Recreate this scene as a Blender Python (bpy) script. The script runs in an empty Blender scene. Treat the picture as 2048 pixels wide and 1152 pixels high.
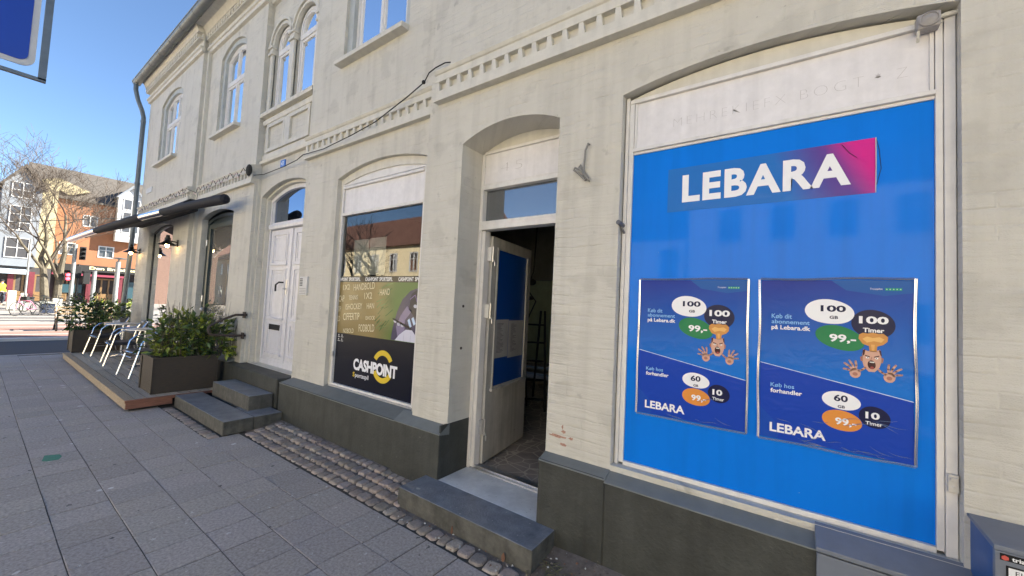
import bpy, bmesh, math, random
from mathutils import Vector, Matrix, geometry
random.seed(7)
R = math.radians
S = bpy.context.scene
COL = S.collection

# ------------------------------------------------------------------ camera
H = 1.65                                   # eye height above the pavement
def make_camera():
    cam = bpy.data.cameras.new('camera'); o = bpy.data.objects.new('camera', cam); COL.objects.link(o)
    f = 775.0; cam.sensor_width = 36.0; cam.lens = f / 2048 * 36.0
    cam.clip_start = 0.05; cam.clip_end = 3000
    ax = Vector((1085.5, -16.3, f)).normalized() * 1.0
    X = Vector((1085.5, -16.3, 775.0)); X = Vector((1085.5, -16.3, 775.0)).normalized()
    Z = Vector((573.0, 14388.0, -775.0)).normalized(); Z = (Z - X * X.dot(Z)).normalized()
    Y = Z.cross(X)
    M = Matrix(((X[0], X[1], X[2], 0), (Y[0], Y[1], Y[2], 0), (Z[0], Z[1], Z[2], H), (0, 0, 0, 1)))
    o.matrix_world = M
    S.camera = o
make_camera()

# ------------------------------------------------------------------ light
SUN_G, SUN_EL = R(-60), R(32)              # angle from the facade line (behind the building), elevation
w = bpy.data.worlds.new("World"); S.world = w; w.use_nodes = True
nt = w.node_tree; bg = nt.nodes['Background']
sky = nt.nodes.new('ShaderNodeTexSky'); sky.sky_type = 'NISHITA'; sky.sun_disc = False
sky.sun_elevation = SUN_EL
sdir = Vector((math.cos(SUN_EL) * math.cos(SUN_G), -math.cos(SUN_EL) * math.sin(SUN_G), math.sin(SUN_EL)))
sky.sun_rotation = math.atan2(sdir.x, sdir.y)
sky.altitude = 900; sky.air_density = 1.0; sky.dust_density = 0.0; sky.ozone_density = 4.0
nt.links.new(sky.outputs[0], bg.inputs[0]); bg.inputs[1].default_value = 0.06
sl = bpy.data.lights.new('sun', 'SUN'); sl.energy = 5.0; sl.angle = R(0.5); sl.color = (1, .93, .80)
so = bpy.data.objects.new('sun', sl); COL.objects.link(so)
so.rotation_euler = sdir.to_track_quat('Z', 'Y').to_euler()
S.view_settings.view_transform = 'Standard'; S.view_settings.look = 'None'
S.view_settings.exposure = 2.2; S.view_settings.gamma = 1.0
S.cycles.use_denoising = True
S.cycles.sample_clamp_indirect = 8.0
S.cycles.max_bounces = 8

# ------------------------------------------------------------------ materials
def N(nt, t, **k):
    n = nt.nodes.new(t)
    for a, b in k.items(): setattr(n, a, b)
    return n
def wall_uv(nt):
    g = N(nt, 'ShaderNodeNewGeometry'); s = N(nt, 'ShaderNodeSeparateXYZ'); nt.links.new(g.outputs['Position'], s.inputs[0])
    a = N(nt, 'ShaderNodeMath', operation='ADD'); nt.links.new(s.outputs[0], a.inputs[0]); nt.links.new(s.outputs[1], a.inputs[1])
    c = N(nt, 'ShaderNodeCombineXYZ'); nt.links.new(a.outputs[0], c.inputs[0]); nt.links.new(s.outputs[2], c.inputs[1])
    return c.outputs[0]
def M(name, col, rough=.6, var=.12, vs=6, bump=0, bs=60, metal=0, coat=0, col2=None, spots=None, attr=False, stretch=None, spec=None, emis=0, streak=0, bd=.004, coatr=.04):
    m = bpy.data.materials.new(name); m.use_nodes = True; nt = m.node_tree; p = nt.nodes['Principled BSDF']; L = nt.links
    p.inputs['Roughness'].default_value = rough; p.inputs['Metallic'].default_value = metal
    if spec is not None: p.inputs['Specular IOR Level'].default_value = spec
    if coat: p.inputs['Coat Weight'].default_value = coat; p.inputs['Coat Roughness'].default_value = coatr
    g = N(nt, 'ShaderNodeNewGeometry'); vec = g.outputs['Position']
    if stretch:
        mp = N(nt, 'ShaderNodeMapping'); mp.inputs['Scale'].default_value = stretch; L.new(vec, mp.inputs[0]); vec = mp.outputs[0]
    n = N(nt, 'ShaderNodeTexNoise'); n.inputs['Scale'].default_value = vs; n.inputs['Detail'].default_value = 7; n.inputs['Roughness'].default_value = .65; L.new(vec, n.inputs[0])
    r = N(nt, 'ShaderNodeMapRange'); r.inputs[1].default_value = .3; r.inputs[2].default_value = .7; L.new(n.outputs[0], r.inputs[0])
    mx = N(nt, 'ShaderNodeMix', data_type='RGBA')
    c2 = col2 or tuple(min(1, c * (1 + var)) for c in col)
    c1 = tuple(c * (1 - var) for c in col) if not col2 else col
    mx.inputs['A'].default_value = (*c1, 1); mx.inputs['B'].default_value = (*c2, 1); L.new(r.outputs[0], mx.inputs['Factor'])
    out = mx.outputs['Result']
    if streak:                                   # dirt running down in thin vertical streaks
        mp = N(nt, 'ShaderNodeMapping'); mp.inputs['Scale'].default_value = (14, 14, .9); L.new(g.outputs['Position'], mp.inputs[0])
        n2 = N(nt, 'ShaderNodeTexNoise'); n2.inputs['Scale'].default_value = 1.0; n2.inputs['Detail'].default_value = 5; L.new(mp.outputs[0], n2.inputs[0])
        r2 = N(nt, 'ShaderNodeMapRange'); r2.inputs[1].default_value = .45; r2.inputs[2].default_value = .75; r2.inputs[3].default_value = 1; r2.inputs[4].default_value = 1 - streak; L.new(n2.outputs[0], r2.inputs[0])
        m2 = N(nt, 'ShaderNodeMix', data_type='RGBA', blend_type='MULTIPLY'); m2.inputs['Factor'].default_value = 1
        L.new(out, m2.inputs['A']); L.new(r2.outputs[0], m2.inputs['B']); out = m2.outputs['Result']
    if spots:                                    # (scale, radius, share, colour): gum, droppings, chips
        for sc, rad, share, sc_col in spots:
            v = N(nt, 'ShaderNodeTexVoronoi'); v.inputs['Scale'].default_value = sc; v.inputs['Randomness'].default_value = 1
            nn = N(nt, 'ShaderNodeTexNoise'); nn.inputs['Scale'].default_value = sc * 6
            ad = N(nt, 'ShaderNodeMix', data_type='VECTOR'); ad.inputs['Factor'].default_value = .04
            L.new(g.outputs['Position'], nn.inputs[0]); L.new(g.outputs['Position'], ad.inputs['A']); L.new(nn.outputs['Color'], ad.inputs['B']); L.new(ad.outputs['Result'], v.inputs[0])
            sp = N(nt, 'ShaderNodeSeparateColor'); L.new(v.outputs['Color'], sp.inputs[0])
            lt = N(nt, 'ShaderNodeMath', operation='LESS_THAN'); lt.inputs[1].default_value = share; L.new(sp.outputs[0], lt.inputs[0])
            ra = N(nt, 'ShaderNodeMath', operation='MULTIPLY'); ra.inputs[1].default_value = rad; L.new(sp.outputs[1], ra.inputs[0])
            l2 = N(nt, 'ShaderNodeMath', operation='LESS_THAN'); L.new(v.outputs['Distance'], l2.inputs[0]); L.new(ra.outputs[0], l2.inputs[1])
            mu = N(nt, 'ShaderNodeMath', operation='MULTIPLY'); L.new(lt.outputs[0], mu.inputs[0]); L.new(l2.outputs[0], mu.inputs[1])
            m3 = N(nt, 'ShaderNodeMix', data_type='RGBA'); L.new(mu.outputs[0], m3.inputs['Factor']); L.new(out, m3.inputs['A']); m3.inputs['B'].default_value = (*sc_col, 1); out = m3.outputs['Result']
    if attr:
        at = N(nt, 'ShaderNodeAttribute', attribute_name='Col'); m4 = N(nt, 'ShaderNodeMix', data_type='RGBA', blend_type='MULTIPLY'); m4.inputs['Factor'].default_value = 1
        L.new(out, m4.inputs['A']); L.new(at.outputs['Color'], m4.inputs['B']); out = m4.outputs['Result']
    L.new(out, p.inputs['Base Color'])
    if emis: L.new(out, p.inputs['Emission Color']); p.inputs['Emission Strength'].default_value = emis
    if bump:
        nb = N(nt, 'ShaderNodeTexNoise'); nb.inputs['Scale'].default_value = bs; nb.inputs['Detail'].default_value = 4; L.new(vec, nb.inputs[0])
        b = N(nt, 'ShaderNodeBump'); b.inputs['Strength'].default_value = bump; b.inputs['Distance'].default_value = bd; L.new(nb.outputs[0], b.inputs['Height']); L.new(b.outputs[0], p.inputs['Normal'])
    return m
def brickmat(name, col, col2, strength=.5, patch=None):
    """painted brickwork: the courses show only as relief under the paint"""
    m = bpy.data.materials.new(name); m.use_nodes = True; nt = m.node_tree; p = nt.nodes['Principled BSDF']; L = nt.links
    p.inputs['Roughness'].default_value = .62; p.inputs['Specular IOR Level'].default_value = .35
    uv = wall_uv(nt)
    wn = N(nt, 'ShaderNodeTexNoise'); wn.inputs['Scale'].default_value = 5; wn.inputs['Detail'].default_value = 3; L.new(uv, wn.inputs[0])
    wm = N(nt, 'ShaderNodeMix', data_type='VECTOR'); wm.inputs['Factor'].default_value = .035; L.new(uv, wm.inputs['A']); L.new(wn.outputs['Color'], wm.inputs['B'])
    br = N(nt, 'ShaderNodeTexBrick'); br.inputs['Scale'].default_value = 1; br.inputs['Mortar Size'].default_value = .009; br.inputs['Mortar Smooth'].default_value = 1
    br.inputs['Brick Width'].default_value = .24; br.inputs['Row Height'].default_value = .068
    br.inputs['Color1'].default_value = (1, 1, 1, 1); br.inputs['Color2'].default_value = (.9, .9, .9, 1); br.inputs['Mortar'].default_value = (.62, .62, .62, 1)
    L.new(wm.outputs['Result'], br.inputs[0])
    mk = N(nt, 'ShaderNodeTexNoise'); mk.inputs['Scale'].default_value = 4; mk.inputs['Detail'].default_value = 4; L.new(uv, mk.inputs[0])
    mr = N(nt, 'ShaderNodeMapRange'); mr.inputs[1].default_value = .42; mr.inputs[2].default_value = .62; L.new(mk.outputs[0], mr.inputs[0])
    bm_ = N(nt, 'ShaderNodeMix', data_type='RGBA'); L.new(mr.outputs[0], bm_.inputs['Factor']); L.new(br.outputs['Color'], bm_.inputs['A']); bm_.inputs['B'].default_value = (.86, .86, .86, 1)
    st_ = N(nt, 'ShaderNodeMapping'); st_.inputs['Scale'].default_value = (4.5, 24, 1); L.new(wm.outputs['Result'], st_.inputs[0])
    big = N(nt, 'ShaderNodeTexNoise'); big.inputs['Scale'].default_value = 1; big.inputs['Detail'].default_value = 6; L.new(st_.outputs[0], big.inputs[0])
    h = N(nt, 'ShaderNodeMath', operation='MULTIPLY_ADD'); L.new(big.outputs[0], h.inputs[0]); h.inputs[1].default_value = 1.3; L.new(bm_.outputs['Result'], h.inputs[2])
    fine = N(nt, 'ShaderNodeTexNoise'); fine.inputs['Scale'].default_value = 180; fine.inputs['Detail'].default_value = 3; L.new(uv, fine.inputs[0])
    h2 = N(nt, 'ShaderNodeMath', operation='MULTIPLY_ADD'); L.new(fine.outputs[0], h2.inputs[0]); h2.inputs[1].default_value = .35; L.new(h.outputs[0], h2.inputs[2])
    b = N(nt, 'ShaderNodeBump'); b.inputs['Strength'].default_value = strength; b.inputs['Distance'].default_value = .013; L.new(h2.outputs[0], b.inputs['Height']); L.new(b.outputs[0], p.inputs['Normal'])
    n = N(nt, 'ShaderNodeTexNoise'); n.inputs['Scale'].default_value = 2.5; n.inputs['Detail'].default_value = 9; n.inputs['Roughness'].default_value = .7; L.new(uv, n.inputs[0])
    mx = N(nt, 'ShaderNodeMix', data_type='RGBA'); L.new(n.outputs[0], mx.inputs['Factor']); mx.inputs['A'].default_value = (*col, 1); mx.inputs['B'].default_value = (*col2, 1)
    out = mx.outputs['Result']
    mp = N(nt, 'ShaderNodeMapping'); mp.inputs['Scale'].default_value = (9, .5, 1); L.new(uv, mp.inputs[0])      # faint rain streaks
    n2 = N(nt, 'ShaderNodeTexNoise'); n2.inputs['Scale'].default_value = 1; n2.inputs['Detail'].default_value = 6; L.new(mp.outputs[0], n2.inputs[0])
    r2 = N(nt, 'ShaderNodeMapRange'); r2.inputs[1].default_value = .5; r2.inputs[2].default_value = .8; r2.inputs[3].default_value = 1; r2.inputs[4].default_value = .84; L.new(n2.outputs[0], r2.inputs[0])
    m2 = N(nt, 'ShaderNodeMix', data_type='RGBA', blend_type='MULTIPLY'); m2.inputs['Factor'].default_value = 1; L.new(out, m2.inputs['A']); L.new(r2.outputs[0], m2.inputs['B']); out = m2.outputs['Result']
    for sc, th, dk in ((3, .56, .90), (7, .66, .78), (23, .72, .62)):                                                            # smudges and small chips
        n3 = N(nt, 'ShaderNodeTexNoise'); n3.inputs['Scale'].default_value = sc; n3.inputs['Detail'].default_value = 5; L.new(uv, n3.inputs[0])
        r3 = N(nt, 'ShaderNodeMapRange'); r3.inputs[1].default_value = th; r3.inputs[2].default_value = th + .06; r3.inputs[3].default_value = 1; r3.inputs[4].default_value = dk; L.new(n3.outputs[0], r3.inputs[0])
        m3 = N(nt, 'ShaderNodeMix', data_type='RGBA', blend_type='MULTIPLY'); m3.inputs['Factor'].default_value = 1; L.new(out, m3.inputs['A']); L.new(r3.outputs[0], m3.inputs['B']); out = m3.outputs['Result']
    L.new(out, p.inputs['Base Color'])
    return m
def panemat(name, dark, ior=1.9, wave=.02, gc=(.95, .97, 1)):
    m = bpy.data.materials.new(name); m.use_nodes = True; nt = m.node_tree; p = nt.nodes['Principled BSDF']; L = nt.links; o = nt.nodes['Material Output']
    p.inputs['Base Color'].default_value = (*dark, 1); p.inputs['Roughness'].default_value = .5
    g = N(nt, 'ShaderNodeBsdfGlossy'); g.inputs['Roughness'].default_value = .0; g.inputs['Color'].default_value = (*gc, 1)
    fr = N(nt, 'ShaderNodeFresnel'); fr.inputs[0].default_value = ior; mx = N(nt, 'ShaderNodeMixShader')
    nn = N(nt, 'ShaderNodeTexNoise'); nn.inputs['Scale'].default_value = 1.3; ge = N(nt, 'ShaderNodeNewGeometry'); L.new(ge.outputs['Position'], nn.inputs[0])
    b = N(nt, 'ShaderNodeBump'); b.inputs['Strength'].default_value = wave; b.inputs['Distance'].default_value = .05; L.new(nn.outputs[0], b.inputs['Height']); L.new(b.outputs[0], g.inputs['Normal'])
    L.new(fr.outputs[0], mx.inputs[0]); L.new(p.outputs[0], mx.inputs[1]); L.new(g.outputs[0], mx.inputs[2]); L.new(mx.outputs[0], o.inputs[0])
    return m
def glassmat(name, ior=1.6, tint=(.8, .85, .85)):
    m = bpy.data.materials.new(name); m.use_nodes = True; nt = m.node_tree; L = nt.links; o = nt.nodes['Material Output']
    t = N(nt, 'ShaderNodeBsdfTransparent'); t.inputs[0].default_value = (*tint, 1)
    g = N(nt, 'ShaderNodeBsdfGlossy'); g.inputs['Roughness'].default_value = .0
    fr = N(nt, 'ShaderNodeFresnel'); fr.inputs[0].default_value = ior; mx = N(nt, 'ShaderNodeMixShader')
    L.new(fr.outputs[0], mx.inputs[0]); L.new(t.outputs[0], mx.inputs[1]); L.new(g.outputs[0], mx.inputs[2]); L.new(mx.outputs[0], o.inputs[0])
    return m
def printmat(name, rough=.3, coat=.6, bump=0):
    m = bpy.data.materials.new(name); m.use_nodes = True; nt = m.node_tree; p = nt.nodes['Principled BSDF']; L = nt.links
    at = N(nt, 'ShaderNodeAttribute', attribute_name='Col'); L.new(at.outputs['Color'], p.inputs['Base Color'])
    p.inputs['Roughness'].default_value = rough; p.inputs['Specular IOR Level'].default_value = .2; p.inputs['Coat Weight'].default_value = coat; p.inputs['Coat Roughness'].default_value = .08
    if bump:
        g = N(nt, 'ShaderNodeNewGeometry'); n = N(nt, 'ShaderNodeTexNoise'); n.inputs['Scale'].default_value = 9; n.inputs['Detail'].default_value = 2; n.inputs['Distortion'].default_value = 1.5; L.new(g.outputs['Position'], n.inputs[0])
        b = N(nt, 'ShaderNodeBump'); b.inputs['Strength'].default_value = bump; b.inputs['Distance'].default_value = .02; L.new(n.outputs[0], b.inputs['Height']); L.new(b.outputs[0], p.inputs['Normal']); L.new(b.outputs[0], p.inputs['Coat Normal'])
    return m
WALL = brickmat('painted_brick', (.51, .487, .43), (.655, .63, .565), .75)
TRIM = M('cream_trim', (.60, .575, .51), .55, .07, 9, .25, 40, streak=.12)
PLINTH = M('plinth_paint', (.044, .047, .042), .6, .32, 4.5, .9, 50, streak=.30, spots=[(9, .06, .14, (.2, .2, .18)), (21, .10, .10, (.16, .15, .13)), (5, .05, .15, (.03, .03, .028))])
SILLCAP = M('sill_cap_paint', (.15, .165, .165), .5, .12, 7, .2, 80)
REVEAL = M('reveal_paint', (.42, .44, .43), .55, .1, 8, .3, 50, streak=.1)
WWOOD = M('white_wood', (.70, .68, .66), .45, .06, 12, .2, 60, streak=.12, spots=[(30, .16, .1, (.35, .3, .25))])
DOORW = M('door_white', (.70, .69, .72), .4, .05, 10, .15, 50, streak=.12)
BOARD = M('white_board', (.72, .70, .71), .5, .06, 14, .25, 25, streak=.1)
ALU = M('brushed_alu', (.55, .55, .56), .35, .1, 30, metal=.9)
CHROME = M('polished_alu', (.75, .75, .76), .18, .05, 20, metal=1)
ZINC = M('zinc', (.16, .18, .19), .45, .2, 7, .1, 40, metal=.5)
BLUE = M('blue_panel', (.0, .18, .74), .5, .03, 2, 0, coat=.22, coatr=.06, spec=.08, streak=.10, spots=[(9, .05, .12, (.02, .05, .12)), (14, .04, .1, (.4, .5, .6))])
PANE = panemat('window_glass', (.03, .035, .04), 2.6)
PANE_D = panemat('dark_glass', (.012, .014, .03), 1.5, gc=(.28, .33, .42))
GLASS = glassmat('clear_glass', 2.1)
PRINT = printmat('printed_sheet', .45, .12, .10)
FILM = printmat('window_film', .3, .25)
FLAT = printmat('flat_print', .55, .1)
STONE = M('blue_stone', (.13, .14, .16), .32, .3, 7, .9, 60, spots=[(14, .1, .10, (.6, .6, .6))], col2=(.27, .285, .31))
STONESIDE = M('stone_side', (.06, .06, .052), .75, .3, 12, 1.0, 50, streak=.35, col2=(.13, .125, .11), spots=[(12, .1, .15, (.2, .19, .17))])
SLATE = M('light_slab', (.72, .72, .70), .35, .15, 8, .3, 60, spots=[(18, .12, .12, (.75, .75, .75))])
SLAB = M('paving_slab', (.40, .365, .335), .8, .34, 55, .9, 260, attr=True, spots=[(5, .16, .75, (.66, .66, .64)), (16, .17, .5, (.6, .6, .58)), (9, .14, .4, (.09, .09, .09))])
GROUT = M('joint_sand', (.07, .062, .052), .95, .3, 40, .6, 120)
SETT = M('granite_sett', (.33, .29, .26), .75, .25, 35, .7, 90, attr=True)
DIRT = M('dirt', (.17, .14, .115), .95, .4, 14, .9, 60, spots=[(20, .2, .15, (.5, .5, .48)), (35, .3, .2, (.03, .025, .02))])
ASPHALT = M('asphalt', (.06, .062, .068), .85, .2, 60, .4, 200)
PAVE2 = M('far_paving', (.27, .25, .23), .8, .15, 3, .2, 50)
REDBRICK = M('red_paver', (.27, .15, .12), .85, .2, 12, .2, 50)
WOOD = M('deck_wood', (.55, .48, .38), .75, .3, 5, .5, 40, stretch=(1.2, 14, 14), col2=(.33, .29, .24), attr=True, spots=[(5, .07, .5, (.07, .045, .03))])
WOODEDGE = M('deck_edge_wood', (.46, .38, .27), .75, .3, 8, .5, 40, stretch=(1.2, 9, 14), col2=(.28, .20, .13), spots=[(6, .08, .6, (.08, .04, .02))])
PLANTER = M('planter_wood', (.036, .030, .024), .6, .35, 6, .4, 50, stretch=(2, 2, 14), col2=(.062, .045, .03))
SOIL = M('soil', (.05, .035, .025), .95, .4, 40, .9, 60)
LEAF = M('leaf', (.11, .15, .05), .32, .3, 30, attr=True)
WEAVE = M('black_weave', (.012, .013, .02), .5, .3, 80, .8, 200)
BLACK = M('black_paint', (.012, .012, .013), .35, .2, 30)
BLACKM = M('matt_black', (.015, .015, .016), .8, .2, 30)
DGREEN = M('dark_green_paint', (.02, .035, .035), .4, .2, 20)
IRON = M('rusty_iron', (.05, .035, .028), .6, .4, 30, .4, 90)
FABRIC = M('awning_fabric', (.012, .013, .02), .75, .2, 20, .5, 60)
BARK = M('bark', (.10, .085, .06), .85, .45, 9, .8, 40, stretch=(1, 1, .5))
TWIG = M('twig', (.075, .058, .045), .85, .3, 14)
OCHRE = M('orange_render', (.27, .115, .055), .8, .14, 1.2, .2, 40, streak=.06)
CREAMR = M('cream_render', (.36, .31, .19), .8, .08, 1.5)
GREYR = M('pale_grey_render', (.19, .21, .24), .8, .08, 1.5)
ROOFG = M('grey_tile', (.085, .075, .065), .8, .25, 3, .6, 12)
REDROOF = M('red_tile', (.15, .075, .055), .8, .25, 3, .6, 12)
WHITE = M('white_paint', (.55, .55, .55), .45, .06, 10)
MAROON = M('maroon_paint', (.13, .02, .03), .5, .2, 10)
GLASSY = panemat('far_glass', (.05, .05, .055), 1.6)
OLIVE = M('olive_wall', (.30, .31, .16), .85, .15, 4)
INWALL = M('inner_wall', (.22, .21, .19), .9, .2, 3)
GREYCAB = M('grey_cabinet', (.16, .18, .22), .4, .08, 10, .05, 60, spots=[(24, .07, .1, (.4, .4, .42))])
BLUECAB = M('blue_cabinet_side', (.02, .09, .27), .45, .1, 10)
EMR = M('red_lamp', (1, .02, .03), .5, 0, 1, emis=6)
BULB = M('warm_bulb', (1, .62, .25), .5, 0, 1, emis=14)
SKIN = M('skin', (.5, .3, .22), .6, .1, 20)
HIVIS = M('hivis_fabric', (.62, .75, .02), .7, .15, 12, .4, 30)
DENIM = M('dark_trousers', (.02, .025, .04), .8, .2, 20)
RUBBER = M('rubber', (.015, .015, .015), .7, .2, 40)
PINKP = M('pink_paint', (.6, .2, .3), .35, .1, 20)
CARP = M('car_paint', (.75, .76, .77), .25, .03, 10, coat=.8)

# ------------------------------------------------------------------ mesh helpers
class MB:
    def __init__(s): s.v = []; s.f = []; s.m = []; s.mi = 0; s.c = []; s.col = (1, 1, 1); s.usecol = False
    def face(s, pts):
        i = len(s.v); s.v += [tuple(p) for p in pts]; s.f.append(tuple(range(i, i + len(pts)))); s.m.append(s.mi); s.c.append(s.col)
    def idx(s, verts, faces):
        i = len(s.v); s.v += [tuple(p) for p in verts]
        for f in faces: s.f.append(tuple(i + k for k in f)); s.m.append(s.mi); s.c.append(s.col)
    def box(s, x0, x1, y0, y1, z0, z1, rot=0, about=None):
        P = [(x, y, z) for x in (x0, x1) for y in (y0, y1) for z in (z0, z1)]
        if rot:
            cx, cy = about or ((x0 + x1) / 2, (y0 + y1) / 2); c, sn = math.cos(rot), math.sin(rot)
            P = [(cx + (x - cx) * c - (y - cy) * sn, cy + (x - cx) * sn + (y - cy) * c, z) for x, y, z in P]
        s.idx(P, [(0, 1, 3, 2), (4, 6, 7, 5), (0, 4, 5, 1), (2, 3, 7, 6), (0, 2, 6, 4), (1, 5, 7, 3)])
    def tube(s, pts, r, seg=8, cap=True, closed=False):
        pts = [Vector(p) for p in pts]; n = len(pts); rs = r if isinstance(r, (list, tuple)) else [r] * n
        rings = []; up = None
        for i, p in enumerate(pts):
            if closed: d = (pts[(i + 1) % n] - pts[i - 1])
            else: d = (pts[min(i + 1, n - 1)] - pts[max(i - 1, 0)])
            d = d.normalized() if d.length > 1e-9 else Vector((0, 0, 1))
            if up is None: up = Vector((0, 0, 1)) if abs(d.z) < .9 else Vector((1, 0, 0))
            a = d.cross(up)
            if a.length < 1e-6: a = d.cross(Vector((0, 1, 0)))
            a.normalize(); b = a.cross(d).normalized(); up = b
            rings.append([p + a * (rs[i] * math.cos(2 * math.pi * k / seg)) + b * (rs[i] * math.sin(2 * math.pi * k / seg)) for k in range(seg)])
        V = [q for rg in rings for q in rg]; F = []
        for i in range(n if closed else n - 1):
            j = (i + 1) % n
            for k in range(seg): F.append((i * seg + k, i * seg + (k + 1) % seg, j * seg + (k + 1) % seg, j * seg + k))
        if cap and not closed: F.append(tuple(range(seg))[::-1]); F.append(tuple((n - 1) * seg + k for k in range(seg)))
        s.idx(V, F)
    def prof(s, pts, x0, x1):                       # profile in (y,z), extruded along x
        n = len(pts); V = [(x0, y, z) for y, z in pts] + [(x1, y, z) for y, z in pts]
        s.idx(V, [(i, (i + 1) % n, n + (i + 1) % n, n + i) for i in range(n)] + [tuple(range(n))[::-1], tuple(range(n, 2 * n))])
    def prism(s, poly, y0, y1):                     # polygon in (x,z), extruded along y
        n = len(poly); V = [(x, y0, z) for x, z in poly] + [(x, y1, z) for x, z in poly]
        s.idx(V, [(i, (i + 1) % n, n + (i + 1) % n, n + i) for i in range(n)] + [tuple(range(n))[::-1], tuple(range(n, 2 * n))])
    def ball(s, c, r, seg=10, ring=6, sq=(1, 1, 1)):
        V = []; F = []
        for i in range(ring + 1):
            t = math.pi * i / ring
            for k in range(seg):
                a = 2 * math.pi * k / seg; V.append((c[0] + r * sq[0] * math.sin(t) * math.cos(a), c[1] + r * sq[1] * math.sin(t) * math.sin(a), c[2] + r * sq[2] * math.cos(t)))
        for i in range(ring):
            for k in range(seg): F.append((i * seg + k, (i + 1) * seg + k, (i + 1) * seg + (k + 1) % seg, i * seg + (k + 1) % seg))
        s.idx(V, F)
    def lathe(s, prof, c, seg=20):                  # (r,z) profile about a vertical axis
        V = []; F = []; n = len(prof)
        for r, z in prof:
            for k in range(seg): a = 2 * math.pi * k / seg; V.append((c[0] + r * math.cos(a), c[1] + r * math.sin(a), c[2] + z))
        for i in range(n - 1):
            for k in range(seg): F.append((i * seg + k, i * seg + (k + 1) % seg, (i + 1) * seg + (k + 1) % seg, (i + 1) * seg + k))
        s.idx(V, F)
    def build(s, name, mat, parent=None, smooth=False, bevel=0, loc=None, rotz=0, merge=True):
        me = bpy.data.meshes.new(name); me.from_pydata(s.v, [], s.f)
        mats = mat if isinstance(mat, (list, tuple)) else [mat]
        for m in mats: me.materials.append(m)
        me.polygons.foreach_set('material_index', s.m)
        if s.usecol:
            a = me.color_attributes.new('Col', 'FLOAT_COLOR', 'CORNER'); buf = []
            for f, c in zip(s.f, s.c):
                if isinstance(c[0], (tuple, list)):
                    for cc in c: buf += [*cc, 1]
                else: buf += [*c, 1] * len(f)
            a.data.foreach_set('color', buf)
        if merge and not s.usecol:
            bm = bmesh.new(); bm.from_mesh(me); bmesh.ops.remove_doubles(bm, verts=bm.verts, dist=1e-5); bmesh.ops.recalc_face_normals(bm, faces=bm.faces); bm.to_mesh(me); bm.free()
        if smooth:
            me.shade_smooth()
            try: me.set_sharp_from_angle(angle=R(40))
            except Exception: pass
        o = bpy.data.objects.new(name, me); COL.objects.link(o)
        if bevel: b = o.modifiers.new('bevel', 'BEVEL'); b.width = bevel; b.segments = 2; b.limit_method = 'ANGLE'
        if loc: o.location = loc
        if rotz: o.rotation_euler.z = rotz
        if parent: o.parent = parent
        return o
def tag(o, label=None, cat=None, group=None, kind=None):
    if label: o['label'] = label
    if cat: o['category'] = cat
    if group: o['group'] = group
    if kind: o['kind'] = kind
    return o
def thing(name, label, cat, loc=(0, 0, 0), rz=0, group=None):
    o = bpy.data.objects.new(name, None); COL.objects.link(o); o.location = loc; o.rotation_euler.z = rz
    return tag(o, label, cat, group)
KIDS = {}
def copy_tree(o, parent=None):
    c = o.copy(); COL.objects.link(c); c.parent = parent
    for ch in [x for x in COL.objects if x.parent == o]: copy_tree(ch, c)
    return c
def arch(xa, xb, zs, rise, n=14):
    """points of a segmental arch from (xa,zs) to (xb,zs)"""
    if rise <= 1e-4: return [(xa, zs), (xb, zs)]
    h = (xb - xa) / 2; r = (h * h + rise * rise) / (2 * rise); cx = (xa + xb) / 2; cz = zs + rise - r
    a = math.asin(min(1, h / r))
    if rise > h: a = math.pi - a
    return [(cx - r * math.sin(a - 2 * a * i / n), cz + r * math.cos(a - 2 * a * i / n)) for i in range(n + 1)]
def outline(xa, xb, zb, zs, rise, n=14):            # counter-clockwise seen from the street (x right, z up)
    return [(xa, zb), (xb, zb)] + arch(xa, xb, zs, rise, n)[::-1]
def inset(poly, w):
    n = len(poly); out = []
    for i in range(n):
        p0, p1, p2 = Vector(poly[i - 1]), Vector(poly[i]), Vector(poly[(i + 1) % n])
        a = (p1 - p0); b = (p2 - p1)
        if a.length < 1e-7 or b.length < 1e-7: a = a if a.length > 1e-7 else b; b = b if b.length > 1e-7 else a
        a.normalize(); b.normalize(); n1 = Vector((-a.y, a.x)); n2 = Vector((-b.y, b.x)); m = (n1 + n2)
        m = m / max(.3, m.dot(n1)) if m.length > 1e-6 else n1
        out.append(tuple(p1 + m * w))
    return out
def ring(mb, outer, inner, y0, y1):                 # a frame between two outlines
    n = len(outer)
    for i in range(n):
        j = (i + 1) % n
        a, b, c, d = outer[i], outer[j], inner[j], inner[i]
        mb.face([(a[0], y0, a[1]), (b[0], y0, b[1]), (c[0], y0, c[1]), (d[0], y0, d[1])])
        mb.face([(a[0], y0, a[1]), (a[0], y1, a[1]), (b[0], y1, b[1]), (b[0], y0, b[1])])
        mb.face([(d[0], y0, d[1]), (c[0], y0, c[1]), (c[0], y1, c[1]), (d[0], y1, d[1])])
def fill(mb, poly, y):
    tri = geometry.tessellate_polygon([[Vector((x, z, 0)) for x, z in poly]])
    mb.idx([(x, y, z) for x, z in poly], [tuple(t) for t in tri])
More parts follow.
